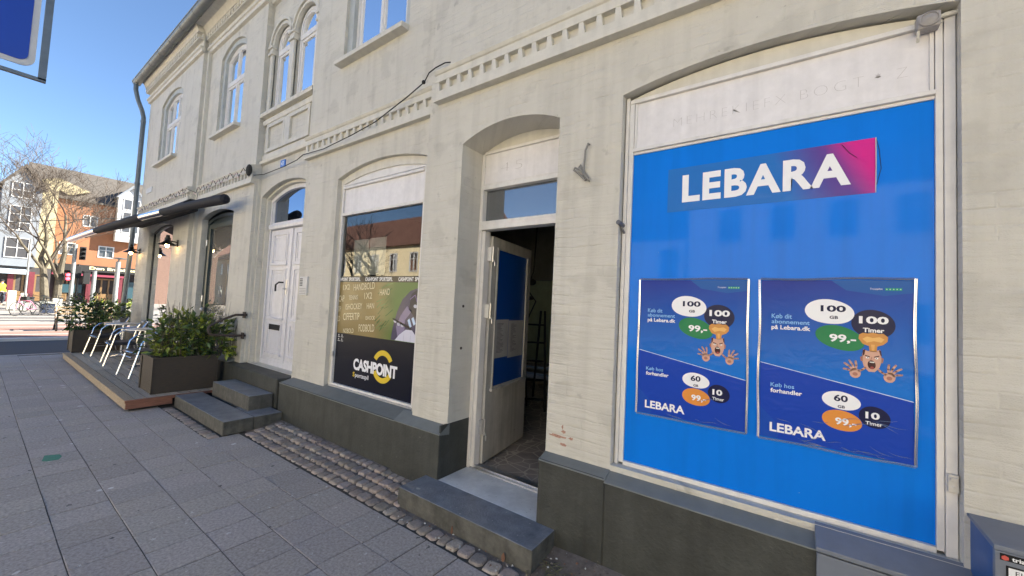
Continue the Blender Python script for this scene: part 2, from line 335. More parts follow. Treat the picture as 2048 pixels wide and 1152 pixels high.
def wall(mb, x0, x1, z0, z1, y, ops, side_l=0, side_r=0, ops_depth=True, top=False):
    """a wall face with arched openings (xa,xb,zb,zs,rise,depth); side_l/side_r: depth of the return at each end"""
    xs = {x0, x1}; tops = []
    for o in ops:
        a = arch(o[0], o[1], o[3], o[4]); tops.append(a)
        for p in a: xs.add(round(p[0], 6))
        xs.add(o[0]); xs.add(o[1])
    xs = sorted(x for x in xs if x0 - 1e-6 <= x <= x1 + 1e-6)
    def top_at(a, x):
        for (xa, za), (xb, zb) in zip(a, a[1:]):
            if xa - 1e-6 <= x <= xb + 1e-6: return za + (zb - za) * ((x - xa) / (xb - xa) if xb > xa else 0)
        return a[-1][1]
    for xl, xr in zip(xs, xs[1:]):
        if xr - xl < 1e-6: continue
        xm = (xl + xr) / 2; here = sorted([(o[2], t) for o, t in zip(ops, tops) if o[0] < xm < o[1]], key=lambda q: q[0])
        zl = zr = z0
        for zb, t in here:
            if zb > min(zl, zr) + 1e-6: mb.face([(xl, y, zl), (xr, y, zr), (xr, y, zb), (xl, y, zb)])
            zl, zr = top_at(t, xl), top_at(t, xr)
        mb.face([(xl, y, zl), (xr, y, zr), (xr, y, z1), (xl, y, z1)])
    for o, a in zip(ops, tops):
        d = o[5]
        if d <= 0: continue
        pts = [(o[0], o[2])] + a + [(o[1], o[2])]
        for p, q in zip(pts, pts[1:]): mb.face([(p[0], y, p[1]), (q[0], y, q[1]), (q[0], y + d, q[1]), (p[0], y + d, p[1])])
        mb.face([(o[0], y, o[2]), (o[1], y, o[2]), (o[1], y + d, o[2]), (o[0], y + d, o[2])])
    if side_r: mb.face([(x1, y, z0), (x1, y + side_r, z0), (x1, y + side_r, z1), (x1, y, z1)])
    if side_l: mb.face([(x0, y, z0), (x0, y + side_l, z0), (x0, y + side_l, z1), (x0, y, z1)])

# flat printed graphics -------------------------------------------------------
_TXT = {}
def text_polys(s, bold=0.0, space=1.0):
    k = (s, bold, space)
    if k in _TXT: return _TXT[k]
    cu = bpy.data.curves.new('t', 'FONT'); cu.body = s; cu.size = 1; cu.offset = bold; cu.resolution_u = 3; cu.space_character = space; cu.fill_mode = 'FRONT'
    ob = bpy.data.objects.new('t', cu); COL.objects.link(ob)
    dg = bpy.context.evaluated_depsgraph_get(); ev = ob.evaluated_get(dg); me = ev.to_mesh()
    V = [(v.co.x, v.co.y) for v in me.vertices]; F = [tuple(p.vertices) for p in me.polygons]
    ev.to_mesh_clear(); bpy.data.objects.remove(ob); bpy.data.curves.remove(cu)
    xs = [v[0] for v in V]; ys = [v[1] for v in V]; x0, x1, y0, y1 = min(xs), max(xs), min(ys), max(ys)
    V = [((x - x0) / (x1 - x0), (y - y0) / (y1 - y0)) for x, y in V]
    _TXT[k] = (V, F); return _TXT[k]
class Art(MB):
    """flat print in the plane of a wall: u = x, v = z, layers stepped 0.5 mm towards the street"""
    def __init__(s, y, step=.0005): super().__init__(); s.y = y; s.k = 0; s.step = step; s.usecol = True
    def layer(s): s.k += 1
    def yy(s): return s.y - s.k * s.step
    def poly(s, pts, col):
        s.col = col; tri = geometry.tessellate_polygon([[Vector((x, z, 0)) for x, z in pts]])
        s.idx([(x, s.yy(), z) for x, z in pts], [tuple(t) for t in tri])
    def rect(s, x0, x1, z0, z1, col): s.col = col; s.face([(x0, s.yy(), z0), (x1, s.yy(), z0), (x1, s.yy(), z1), (x0, s.yy(), z1)])
    def grad(s, x0, x1, z0, z1, fn, nx=10, nz=14):
        for i in range(nx):
            for j in range(nz):
                a, b = x0 + (x1 - x0) * i / nx, x0 + (x1 - x0) * (i + 1) / nx; c, d = z0 + (z1 - z0) * j / nz, z0 + (z1 - z0) * (j + 1) / nz
                s.col = tuple(fn(*q) for q in ((a, c), (b, c), (b, d), (a, d))); s.face([(a, s.yy(), c), (b, s.yy(), c), (b, s.yy(), d), (a, s.yy(), d)])
    def blob(s, cx, cz, rx, rz, col, skew=.12, rot=0, n=36):
        P = []
        for i in range(n):
            a = 2 * math.pi * i / n; r = 1 + skew * math.cos(a * 1 - 2.3) * .6 + skew * .5 * math.cos(2 * a + .6)
            x, z = rx * r * math.cos(a), rz * r * math.sin(a); P.append((cx + x * math.cos(rot) - z * math.sin(rot), cz + x * math.sin(rot) + z * math.cos(rot)))
        s.poly(P, col)
    def text(s, t, x0, x1, z0, z1, col, bold=.02, rot=0, space=1.0, shear=0, clip=None):
        V, F = text_polys(t, bold, space); c, sn = math.cos(rot), math.sin(rot); s.col = col; W, Hh = x1 - x0, z1 - z0
        P = [(x0 + (u * W + shear * v * Hh) * c - v * Hh * sn, z0 + (u * W) * sn + v * Hh * c) for u, v in V]
        if clip: P = [(min(max(x, clip[0]), clip[1]), min(max(z, clip[2]), clip[3])) for x, z in P]
        s.idx([(x, s.yy(), z) for x, z in P], F)
    def line(s, pts, w, col):
        for (xa, za), (xb, zb) in zip(pts, pts[1:]):
            d = Vector((xb - xa, zb - za)); 
            if d.length < 1e-6: continue
            n = Vector((-d.y, d.x)).normalized() * w / 2; s.col = col
            s.face([(xa - n.x, s.yy(), za - n.y), (xb - n.x, s.yy(), zb - n.y), (xb + n.x, s.yy(), zb + n.y), (xa + n.x, s.yy(), za + n.y)])

# ================================================================== THE SHOP BUILDING
Y5, Y4, Y3, Y1, Y2 = 2.50, 2.62, 2.72, 2.50, 2.62       # wall planes: right, cash bay, middle niche, corner bay, bay with the dark door
PF = 2.41                                               # face of the plinth on the right
TOPZ = H + 5.02
B = thing('shop_building', 'two storey cream painted brick corner building with arched windows and grey plinth', 'building', (0, 0, 0))
def zz(z): return z + H

# ---- walls
def wallpart(x0, x1, y, ops, sl=0, sr=0, z0=.0, z1=TOPZ + .5):
    mb = MB(); wall(mb, x0, x1, z0, z1, y, ops, sl, sr); return mb.build('wall', WALL, B)
# right section
O_BLUE = (-.935, .615, zz(-1.0), zz(1.475), .085, .10)
O_DOOR2 = (-2.41, -1.42, zz(-1.51), zz(1.44), .115, .30)
mb = MB(); wall(mb, -2.87, 5.0, 0, TOPZ + .6, Y5, [O_DOOR2, O_BLUE], .2, 0); mb.build('wall', WALL, B)
# cash bay
O_CASH = (-4.66, -3.02, zz(-1.1), zz(1.50), .12, .055)
O_W3 = (-4.74, -3.44, zz(3.05), zz(4.75), .22, .04)
mb = MB(); wall(mb, -5.48, -2.75, 0, TOPZ + .6, Y4, [O_CASH, O_W3], .18, 0); mb.build('wall', WALL, B)
mb = MB(); wall(mb, -4.8, -2.95, zz(-1.15), zz(1.75), Y4 + .055, [(-4.62, -3.06, zz(-1.07), zz(1.43), .085, .09)]); mb.build('surround', TRIM, B)
mb = MB(); wall(mb, -4.9, -3.3, zz(2.95), TOPZ + .2, Y4 + .04, [(-4.62, -3.54, zz(3.06), zz(4.62), .2, .08)]); mb.build('surround', REVEAL, B)
# niche with the double door and the twin windows
O_D3 = (-7.13, -5.46, zz(-1.12), zz(1.60), .18, .08)
O_L = (-7.06, -6.46, zz(3.02), zz(4.14), .30, .10); O_R = (-6.32, -5.66, zz(3.02), zz(4.14), .33, .10)
mb = MB(); wall(mb, -7.25, -5.40, 0, TOPZ + .6, Y3, [O_D3, O_L, O_R]); mb.build('wall', WALL, B)
mb = MB(); wall(mb, -7.3, -5.3, zz(-1.2), zz(1.9), Y3 + .08, [(-7.09, -5.50, zz(-1.12), zz(1.58), .165, .12)]); mb.build('surround', TRIM, B)
# bay with the dark glazed door
O_GD = (-9.56, -7.98, zz(-1.45), zz(1.44), .11, .10)
O_W2 = (-9.22, -8.02, zz(3.05), zz(4.60), .20, .04)
mb = MB(); wall(mb, -9.90, -7.20, 0, TOPZ + .6, Y2, [O_GD, O_W2], 0, .12); mb.build('wall', WALL, B)
mb = MB(); wall(mb, -9.4, -7.9, zz(2.95), TOPZ + .1, Y2 + .04, [(-9.11, -8.12, zz(3.06), zz(4.54), .17, .08)]); mb.build('surround', REVEAL, B)
# stepped lisenes between the bays
mb = MB(); mb.box(-9.90, -9.80, Y2 - .06, Y2 + .02, 0, TOPZ + .5); mb.build('lisene', TRIM, B)
mb = MB(); mb.box(-7.26, -7.18, Y3 - .05, Y3 + .02, zz(-1.1), zz(1.9)); mb.build('lisene', TRIM, B)
# corner bay
O_W1L = (-12.87, -10.92, zz(-1.05), zz(1.39), .12, .10)
O_W1 = (-12.75, -11.12, zz(3.05), zz(4.52), .20, .04)
mb = MB(); wall(mb, -13.95, -9.90, 0, TOPZ + .6, Y1, [O_W1L, O_W1], 8, .13); mb.build('wall', WALL, B)
mb = MB(); wall(mb, -12.9, -11.0, zz(2.95), TOPZ + .1, Y1 + .04, [(-12.60, -11.26, zz(3.06), zz(4.45), .17, .08)]); mb.build('surround', REVEAL, B)
# outer shell so that the rooms are dark, and the roof
mb = MB(); mb.box(-13.9, 5.0, 10.4, 10.6, 0, TOPZ + .5); mb.box(4.9, 5.1, 2.6, 10.5, 0, TOPZ + .5); mb.build('rear_wall', WALL, B)
mb = MB(); mb.prof([(2.26, TOPZ + .46), (6.3, TOPZ + 4.4), (7.5, TOPZ + .42), (2.26, TOPZ + .42)], -14.05, 5.1); mb.build('roof', ROOFG, B)
mb = MB(); mb.box(-13.9, 5.0, 2.75, 7.5, zz(1.95), zz(2.05)); mb.build('upper_floor', INWALL, B)

# ---- plinth: battered cap above a dark face
def plinth(x0, x1, yf, yb, zt_f, zt_b, mbp, mbc, l=True):
    mbp.prof([(yf, -.05), (yf, zt_f), (yf + .02, zt_f), (yb, zt_f - .02), (yb, -.05)], x0, x1)
    mbc.prof([(yf - .004, zt_f - .004), (yb + .01, zt_b), (yb + .01, zt_f - .03), (yf - .004, zt_f - .012)], x0 - .003, x1 + .003)
mbp, mbc = MB(), MB()
plinth(-1.42, -.935, PF, Y5 + .02, zz(-1.06), zz(-1.02), mbp, mbc)
plinth(-.935, .66, PF, Y5 + .07, zz(-1.075), zz(-.998), mbp, mbc)
plinth(.66, 5, PF, Y5 + .02, zz(-1.06), zz(-1.02), mbp, mbc)
mbp.box(-1.42, -1.405, Y5, 2.80, -.05, zz(-1.03))
mbp.build('plinth', PLINTH, B, bevel=.006); mbc.build('plinth_cap', SILLCAP, B, bevel=.004)
mbp, mbc = MB(), MB()
plinth(-3.02, -2.41, PF, Y5 + .02, zz(-1.12), zz(-1.045), mbp, mbc)
plinth(-4.66, -3.02, PF + .035, Y4 + .09, zz(-1.14), zz(-1.062), mbp, mbc)
plinth(-5.42, -4.66, PF + .035, Y4 + .02, zz(-1.14), zz(-1.09), mbp, mbc)
mbp.box(-2.425, -2.408, Y5 - .08, 2.80, -.05, zz(-1.05))
mbp.build('plinth', PLINTH, B, bevel=.01); mbc.build('plinth_cap', SILLCAP, B, bevel=.006)
mbp, mbc = MB(), MB()
plinth(-14.0, -9.9, PF, Y1 + .02, zz(-1.12), zz(-1.06), mbp, mbc); plinth(-9.9, -7.42, PF + .1, Y2 + .02, zz(-1.12), zz(-1.06), mbp, mbc)
mbp.build('plinth', PLINTH, B); mbc.build('plinth_cap', SILLCAP, B)

# ---- string course with dentils, and the eaves cornice
def stringcourse(x0, x1, yw, zb, h=.30, pitch=.135, pr=.07):
    mb = MB()
    mb.prof([(yw, zb), (yw - pr, zb), (yw - pr, zb + .035), (yw - pr + .012, zb + .04), (yw - pr + .012, zb + .10), (yw, zb + .105)], x0, x1)
    mb.prof([(yw, zb + .105), (yw - .012, zb + .105), (yw - .012, zb + .20), (yw, zb + .20)], x0 + .01, x1 - .01)
    mb.prof([(yw, zb + .19), (yw - pr + .012, zb + .19), (yw - pr + .012, zb + .255), (yw - pr, zb + .262), (yw - pr - .015, zb + h - .012), (yw - pr - .01, zb + h), (yw, zb + h + .02)], x0, x1)
    n = int((x1 - x0 - .03) / pitch)
    for i in range(n + 1):
        x = x0 + .006 + i * pitch; j = random.uniform(-.003, .003)
        mb.prism([(x + j, zb + .10), (x + .055 + j, zb + .10), (x + .04 + j, zb + .195), (x + .004 + j, zb + .195)], yw - pr + .016, yw)
    return mb.build('string_course', TRIM, B, bevel=.003)
stringcourse(-2.76, 5.0, Y5, zz(1.89))
stringcourse(-5.47, -2.88, Y4, zz(1.88), pitch=.14, pr=.06)
stringcourse(-9.79, -7.20, Y2, zz(1.82), pitch=.14, pr=.06)
stringcourse(-13.95, -9.9, Y1, zz(1.80), pitch=.14)
mb = MB(); mb.prof([(Y3, zz(2.14)), (Y3 - .05, zz(2.15)), (Y3 - .06, zz(2.19)), (Y3 - .02, zz(2.22)), (Y3 - .02, zz(2.30)), (Y3, zz(2.32))], -7.19, -5.49); mb.build('ledge', TRIM, B)
def cornice(x0, x1, yw):
    mb = MB(); z = TOPZ
    mb.prof([(yw, z - .10), (yw - .05, z - .09), (yw - .06, z - .04), (yw - .085, z - .03), (yw - .085, z + .01), (yw - .03, z + .03), (yw - .03, z + .16), (yw, z + .16)], x0, x1)
    mb.prof([(yw, z + .15), (yw - .11, z + .15), (yw - .11, z + .18), (yw - .05, z + .185), (yw - .05, z + .30), (yw, z + .30)], x0, x1)
    mb.prof([(yw, z + .28), (yw - .13, z + .28), (yw - .15, z + .34), (yw - .19, z + .40), (2.2, z + .41), (2.2, z + .44), (yw, z + .44)], x0, x1)
    n = int((x1 - x0) / .13)
    for i in range(n):
        x = x0 + .02 + i * .13; mb.prism([(x, z + .18), (x + .06, z + .18), (x + .085, z + .29), (x - .02, z + .29)], yw - .12, yw)
    return mb.build('cornice', TRIM, B, bevel=.003)
cornice(-13.97, -9.86, Y1); cornice(-9.86, -7.2, Y2); cornice(-7.2, -5.45, Y3); cornice(-5.45, -2.87, Y4); cornice(-2.87, 5, Y5)
mb = MB(); gx = [-14.18 + i * .78 for i in range(26)]; gp = [(math.cos(math.pi + math.pi * k / 10) * .085 + 2.23, math.sin(math.pi + math.pi * k / 10) * .085 + TOPZ + .43) for k in range(11)]
mb.prof(gp, -14.2, 5.1)
for x in gx:
    q = [((y - 2.23) * 1.06 + 2.23, (z - TOPZ - .43) * 1.06 + TOPZ + .43) for y, z in gp]; mb.prof(q, x, x + .02)
mb.tube([(-14.2, 2.145, TOPZ + .435), (5.1, 2.145, TOPZ + .435)], .012, 6)
mb.build('gutter', ZINC, B, smooth=True)
mb = MB(); mb.tube([(-14.1, 2.21, TOPZ + .38), (-14.1, 2.215, TOPZ + .2), (-14.08, 2.27, TOPZ - .05), (-14.03, 2.36, TOPZ - .32), (-14.02, 2.40, TOPZ - .5), (-14.02, 2.40, 3.0), (-14.02, 2.40, 2.95), (-14.02, 2.33, .3)], .05, 12)
for z in (TOPZ - .6, 4.4, 3.0): mb.tube([(-14.02, 2.40, z - .03), (-14.02, 2.40, z + .03)], .058, 12)
mb.build('downpipe', ZINC, B, smooth=True)

# ---- windows
def cas_window(xa, xb, zb, zs, rise, y, cols, ztr, sillw=.1, sill=True, fw=.05, sy=None):
    out = outline(xa, xb, zb, zs, rise); inn = inset(out, fw)
    mb = MB(); ring(mb, out, inn, y, y + .06)
    topz = zs + rise
    mb.box(xa + fw, xb - fw, y - .008, y + .05, ztr - .035, ztr + .035)
    wdt = (xb - xa - 2 * fw) / cols
    tp = arch(xa + fw, xb - fw, zs, rise - fw if rise > fw else .01)
    def tz(x):
        for (p, q), (r, s_) in zip(tp, tp[1:]):
            if p <= x <= r: return q + (s_ - q) * (x - p) / max(1e-6, r - p)
        return zs
    for c in range(cols):
        a, b = xa + fw + c * wdt, xa + fw + (c + 1) * wdt
        lo = [(a + .004, zb + fw), (b - .004, zb + fw), (b - .004, ztr - .035), (a + .004, ztr - .035)]; ring(mb, lo, inset(lo, .04), y + .006, y + .05)
        if zs > ztr + .1 or rise > .1:
            up = [(a + .004, ztr + .035), (b - .004, ztr + .035)] + [(x, min(tz(x), tz(x)) - .002) for x in [b - .004 - (b - a - .008) * i / 6 for i in range(7)]]
            ring(mb, up, inset(up, .035), y + .005, y + .05)
        if c: mb.box(a - .02, a + .02, y - .004, y + .03, zb + fw, tz(a))
    wo = mb.build('window', WWOOD, B)
    g = MB(); fill(g, inset(out, .02), y + .022); g.build('pane', PANE, wo)
    if sill:
        s = MB(); yw = sy
        s.prof([(yw - sillw, zb - .085), (yw - sillw - .005, zb - .05), (yw - sillw, zb - .03), (y + .03, zb + .005), (y + .03, zb - .085)], xa - .16, xb + .10)
        s.build('sill', TRIM, wo, bevel=.004)
    return wo
cas_window(-12.60, -11.26, zz(3.06), zz(4.45), .17, Y1 + .09, 3, zz(3.98), sy=Y1)
cas_window(-9.11, -8.12, zz(3.06), zz(4.54), .17, Y2 + .09, 2, zz(4.04), sy=Y2)
cas_window(-4.62, -3.54, zz(3.06), zz(4.62), .2, Y4 + .09, 2, zz(4.1), sy=Y4)
cas_window(-7.00, -6.50, zz(3.06), zz(4.14), .25, Y3 + .03, 1, zz(4.0), sill=False, fw=.04)
cas_window(-6.26, -5.72, zz(3.06), zz(4.14), .27, Y3 + .03, 1, zz(4.0), sill=False, fw=.04)
mb = MB(); mb.prof([(Y3 - .10, zz(2.92)), (Y3 - .11, zz(2.96)), (Y3 - .10, zz(2.985)), (Y3 + .10, zz(3.05)), (Y3 + .1, zz(2.92))], -7.18, -5.50)
mb.prof([(Y3 - .045, zz(2.80)), (Y3 - .06, zz(2.86)), (Y3 - .02, zz(2.92)), (Y3 + .01, zz(2.92)), (Y3 + .01, zz(2.80))], -7.18, -5.50); mb.build('sill', TRIM, B, bevel=.004)
mb = MB()                                              # moulded round hoods and piers around the twin windows
for xa, xb, zs in ((-7.10, -6.42, 4.14), (-6.36, -5.62, 4.14)):
    for w_, p in ((.0, .035), (.055, .06)):
        o_ = arch(xa - w_, xb + w_, zz(zs), (xb - xa) / 2 * .92 + w_); i_ = arch(xa - w_ + .045, xb + w_ - .045, zz(zs), (xb - xa) / 2 * .92 + w_ - .045)
        for (a, b), (c, d) in zip(zip(o_, o_[1:]), zip(i_, i_[1:])):
            mb.idx([(a[0], Y3 - p, a[1]), (b[0], Y3 - p, b[1]), (d[0], Y3 - p, d[1]), (c[0], Y3 - p, c[1]), (a[0], Y3 + .02, a[1]), (b[0], Y3 + .02, b[1]), (d[0], Y3 + .02, d[1]), (c[0], Y3 + .02, c[1])], [(0, 1, 2, 3), (0, 4, 5, 1), (3, 2, 6, 7)])
for xa, xb in ((-7.16, -7.06), (-6.46, -6.32), (-5.62, -5.52)):
    mb.box(xa, xb, Y3 - .035, Y3 + .02, zz(3.0), zz(4.0)); mb.box(xa - .02, xb + .02, Y3 - .06, Y3 + .02, zz(4.0), zz(4.04)); mb.box(xa - .005, xb + .005, Y3 - .045, Y3 + .02, zz(4.04), zz(4.11)); mb.box(xa - .02, xb + .02, Y3 - .065, Y3 + .02, zz(4.11), zz(4.15))
mb.build('window_hood', TRIM, B, bevel=.003)
mb = MB()                                              # sunk panels under them
for xa, xb in ((-7.0, -6.5), (-6.26, -5.72)):
    o_ = outline(xa - .06, xb + .06, zz(2.325), zz(2.80), 0); ring(mb, o_, inset(o_, .06), Y3 - .035, Y3 + .01)
mb.box(-6.44, -6.32, Y3 - .03, Y3 + .01, zz(2.33), zz(2.8)); mb.build('panel_moulding', TRIM, B, bevel=.004)

# blue shop window -----------------------------------------------------------
yf = 2.555
mb = MB()
mb.box(-.928, -.905, yf, yf + .05, zz(-1.0), zz(1.47)); mb.box(-.903, -.872, yf + .006, yf + .05, zz(-.985), zz(1.455))
mb.box(.575, .612, yf, yf + .05, zz(-1.0), zz(1.47)); mb.box(.548, .573, yf + .006, yf + .05, zz(-.985), zz(1.455))
mb.box(-.872, .548, yf + .004, yf + .05, zz(-1.0), zz(-.972)); mb.box(-.872, .548, yf + .010, yf + .05, zz(1.068), zz(1.085)); mb.box(-.872, .548, yf - .006, yf + .05, zz(1.086), zz(1.108))
mb.box(-.90, .573, yf - .002, yf + .05, zz(1.425), zz(1.438)); mb.box(-.90, .573, yf + .008, yf + .05, zz(1.44), zz(1.455))
ob = mb.build('window', WWOOD, B, bevel=.0025)
mb = MB(); mb.box(-.871, .547, yf + .02, yf + .04, zz(-.971), zz(1.067)); p_ = mb.build('panel', BLUE, ob)
mb = MB(); mb.box(-.90, .57, yf - .02, yf + .03, zz(-1.018), zz(-1.001)); mb.build('sill', ALU, ob, bevel=.002)
a_ = arch(-.93, .61, zz(1.456), .095)
mb = MB(); mb.prism([(-.93, zz(1.456)), (.61, zz(1.456))] + a_[::-1][1:-1], yf + .02, yf + .05); mb.build('arch_infill', TRIM, ob)
mb = MB(); mb.box(-.871, .547, yf + .022, yf + .045, zz(1.109), zz(1.424)); fb = mb.build('fascia_board', BOARD, ob)
mb = MB(); mb.box(-.869, -.855, yf + .012, yf + .03, zz(1.11), zz(1.423)); mb.box(.531, .545, yf + .012, yf + .03, zz(1.11), zz(1.423)); mb.build('board_trim', WWOOD, ob)
SHADOWINK = (.50, .475, .475)
g = Art(yf + .0215); g.text('MEHREKIEFX BOGT', -.62, .30, zz(1.21), zz(1.262), SHADOWINK, -.035, space=1.3); g.text('* Z', .34, .46, zz(1.21), zz(1.262), SHADOWINK, -.035, space=1.3); g.build('ghost_lettering', FLAT, ob)

# cash window ----------------------------------------------------------------
yc = 2.69
mb = MB()
xa, xb = -4.62, -3.06
mb.box(xa, xa + .035, yc - .02, yc + .04, zz(-1.07), zz(1.43)); mb.box(xb - .035, xb, yc - .02, yc + .04, zz(-1.07), zz(1.43))
mb.box(xa + .035, xb - .035, yc - .015, yc + .04, zz(-1.07), zz(-1.045)); mb.box(xa + .035, xb - .035, yc - .025, yc + .04, zz(1.03), zz(1.065)); mb.box(xa + .035, xb - .035, yc - .03, yc + .04, zz(1.37), zz(1.40)); mb.box(xa + .035, xb - .035, yc - .02, yc + .04, zz(1.41), zz(1.43))
cw = mb.build('window', WWOOD, B, bevel=.003)
mb = MB(); mb.box(xa + .035, xb - .035, yc, yc + .03, zz(1.066), zz(1.369)); mb.build('fascia_board', BOARD, cw)
mb = MB(); mb.prism([(xa, zz(1.431)), (xb, zz(1.431))] + arch(xa, xb, zz(1.432), .083)[::-1][1:-1], yc, yc + .03); mb.build('arch_infill', WWOOD, cw)
mb = MB(); mb.face([(xa + .035, yc + .012, zz(-1.044)), (xb - .035, yc + .012, zz(-1.044)), (xb - .035, yc + .012, zz(1.029)), (xa + .035, yc + .012, zz(1.029))]); mb.build('pane', GLASS, cw, merge=False)
mb = MB(); mb.prof([(yc - .04, zz(-1.085)), (yc - .04, zz(-1.072)), (yc + .02, zz(-1.065)), (yc + .02, zz(-1.085))], xa, xb); mb.build('sill', ALU, cw)
g = Art(yc - .0005 + .0115)
L_, R_ = xa + .036, xb - .036
def gold(x, z):
    t = (x - L_) / (R_ - L_); n = .5 + .5 * math.sin(x * 9 + z * 5) * math.sin(z * 11 - x * 4); a = (.15, .105, .03); b = (.34, .26, .11); k = .35 * n + .65 * (1 - t)
    c = tuple(a[i] + (b[i] - a[i]) * (1 - k * .8) for i in range(3)); q = max(0, min(1, (t - .50) * 4)); gr = (.07, .15, .03); return tuple(c[i] * (1 - q) + gr[i] * q for i in range(3))
g.rect(L_, R_, zz(.20), zz(.27), (.008, .008, .01)); g.grad(L_, R_, zz(-.43), zz(.20), gold, 30, 16); g.rect(L_, R_, zz(-1.044), zz(-.43), (.002, .003, .012))
g.layer()
for i in range(26):                                    # frayed brush edge of the green field
    x = -4.6 + 1.54 * random.uniform(.50, .63); z = random.uniform(-.40, .17); a = random.uniform(-.9, -.3); l = random.uniform(.05, .16); g.line([(x, zz(z)), (x + l * math.cos(a), zz(min(.19, z - l * math.sin(a) * .8)))], random.uniform(.004, .012), (.035, .11, .02) if i % 3 else (.14, .24, .08))
g.layer(); vis = [(-3.52, -.425), (-3.50, -.30), (-3.44, -.12), (-3.36, .02), (-3.24, .11), (R_, .15), (R_, -.425)]
g.poly([(x, zz(z)) for x, z in vis], (.05, .045, .10))
g.layer(); g.poly([(x, zz(z)) for x, z in [(-3.40, -.425), (-3.44, -.28), (-3.38, -.16), (-3.28, -.05), (-3.20, -.10), (-3.30, -.2), (-3.30, -.425)]], (.20, .17, .30)); g.poly([(x, zz(z)) for x, z in [(-3.22, .08), (-3.14, .12), (R_, .12), (R_, -.2), (-3.16, -.16), (-3.25, -.08)]], (.012, .012, .03))
g.layer(); g.poly([(x, zz(z)) for x, z in [(-3.45, -.425), (-3.38, -.36), (-3.28, -.30), (-3.18, -.30), (-3.11, -.36), (R_, -.425)]], (.62, .62, .74)); g.poly([(x, zz(z)) for x, z in [(-3.52, -.20), (-3.50, -.19), (-3.2, -.27), (-3.2, -.30)]], (.008, .008, .015)); g.poly([(x, zz(z)) for x, z in [(-3.2, -.18), (-3.17, -.16), (-3.13, -.23), (-3.16, -.25)]], (.45, .6, .85)); g.poly([(x, zz(z)) for x, z in [(-3.26, -.2), (-3.23, -.18), (-3.19, -.26), (-3.22, -.28)]], (.45, .6, .85))
for x, z in ((-3.46, -.22), (-3.40, -.25), (-3.34, -.26), (-3.15, -.05)): g.blob(x, zz(z), .025, .02, (.5, .5, .6))
g.line([(-3.30, zz(-.425)), (-3.31, zz(-.33))], .004, (.3, .3, .4)); g.line([(-3.20, zz(-.425)), (-3.20, zz(-.32))], .004, (.3, .3, .4)); g.line([(-3.24, zz(.02)), (-3.16, zz(.07)), (-3.13, zz(.0))], .005, (.28, .2, .55))
g.layer(); INK = (.74, .66, .45)
rows = [('HANDBOLD', -4.28, -3.86, .095, .175), ('1X2', -4.50, -4.36, .10, .165), ('NOLD', -4.58, -4.44, .19, .195), ('HAND', -3.76, -3.58, .05, .12), ('CAP', -4.583, -4.46, -.05, .03), ('TENNIS', -4.37, -4.18, -.02, .035), ('1X2', -4.05, -3.90, .0, .075), ('TIP', -4.583, -4.52, -.17, -.105), ('ISHOCKEY', -4.42, -4.08, -.14, -.07), ('HAN', -3.99, -3.85, -.11, -.045), ('LD', -4.583, -4.53, -.29, -.225), ('CIFFERTIP', -4.46, -4.12, -.27, -.185), ('ISHOCK', -4.0, -3.82, -.24, -.195), ('NOBOLD', -4.44, -4.22, -.425, -.37), ('FODBOLD', -4.12, -3.82, -.385, -.30)]
for t, a, b, c, d in rows:
    if d > .19: continue
    g.text(t, a, b, zz(c), zz(d), INK, .004, rot=R(4))
x = -4.66
for t, b in (('CASHPOINT', 1), ('SPORTSSPIL', 0)) * 3:
    wd = .25 if b else .235
    if x < L_ and x + wd > L_: g.text(t, x, x + wd, zz(.213), zz(.257), (.8, .8, .8), .03, clip=(L_, R_, 0, 9))
    elif x >= L_ and x < R_ - .03: g.text(t, x, min(x + wd, 9), zz(.213), zz(.257), (.8, .8, .8), .03, clip=(L_, R_, 0, 9))
    x += wd + (.02 if b else .10)
for q in range(2):
    for r_ in range(2): g.rect(-4.55 + q * .07, -4.50 + q * .07, zz(-.53 + r_ * .05), zz(-.52 + r_ * .05), (.45, .45, .45)); g.blob(-4.53 + q * .07, zz(-.505 + r_ * .05), .01, .01, (.6, .6, .6))
lx, lz = -3.63, zz(-.735)                              # ring broken by the lettering
for a0, a1 in ((R(28), R(152)), (R(205), R(332))):
    P = [(lx + .185 * math.cos(a0 + (a1 - a0) * i / 20), lz + .18 * math.sin(a0 + (a1 - a0) * i / 20)) for i in range(21)] + [(lx + .125 * math.cos(a1 - (a1 - a0) * i / 20), lz + .122 * math.sin(a1 - (a1 - a0) * i / 20)) for i in range(21)]
    g.poly(P, (.72, .52, .04))
g.layer(); g.layer(); g.text('CASHPOINT', -4.18, -3.375, zz(-.835), zz(-.70), (.85, .85, .88), .045, rot=0, space=.95)
g.text('S', -4.18, -4.14, zz(-.915), zz(-.86), (.75, .55, .05), .03); g.text('portsspil', -4.13, -3.87, zz(-.93), zz(-.865), (.75, .75, .78), .02)
g.build('window_film', FILM, cw)
mb = MB(); mb.box(-4.37, -4.06, yc + .035, yc + .037, zz(.28), zz(.72)); mb.box(-4.05, -3.74, yc + .036, yc + .038, zz(.29), zz(.725)); mb.build('paper_sheet', WHITE, cw)

# glazed shop window on the corner bay ---------------------------------------
o_ = outline(-12.87, -10.92, zz(-1.05), zz(1.39), .12); mb = MB(); ring(mb, o_, inset(o_, .05), Y1 + .09, Y1 + .15)
sw = mb.build('window', BLACK, B); mb = MB(); fill(mb, inset(o_, .03), Y1 + .105); mb.build('pane', PANE, sw)

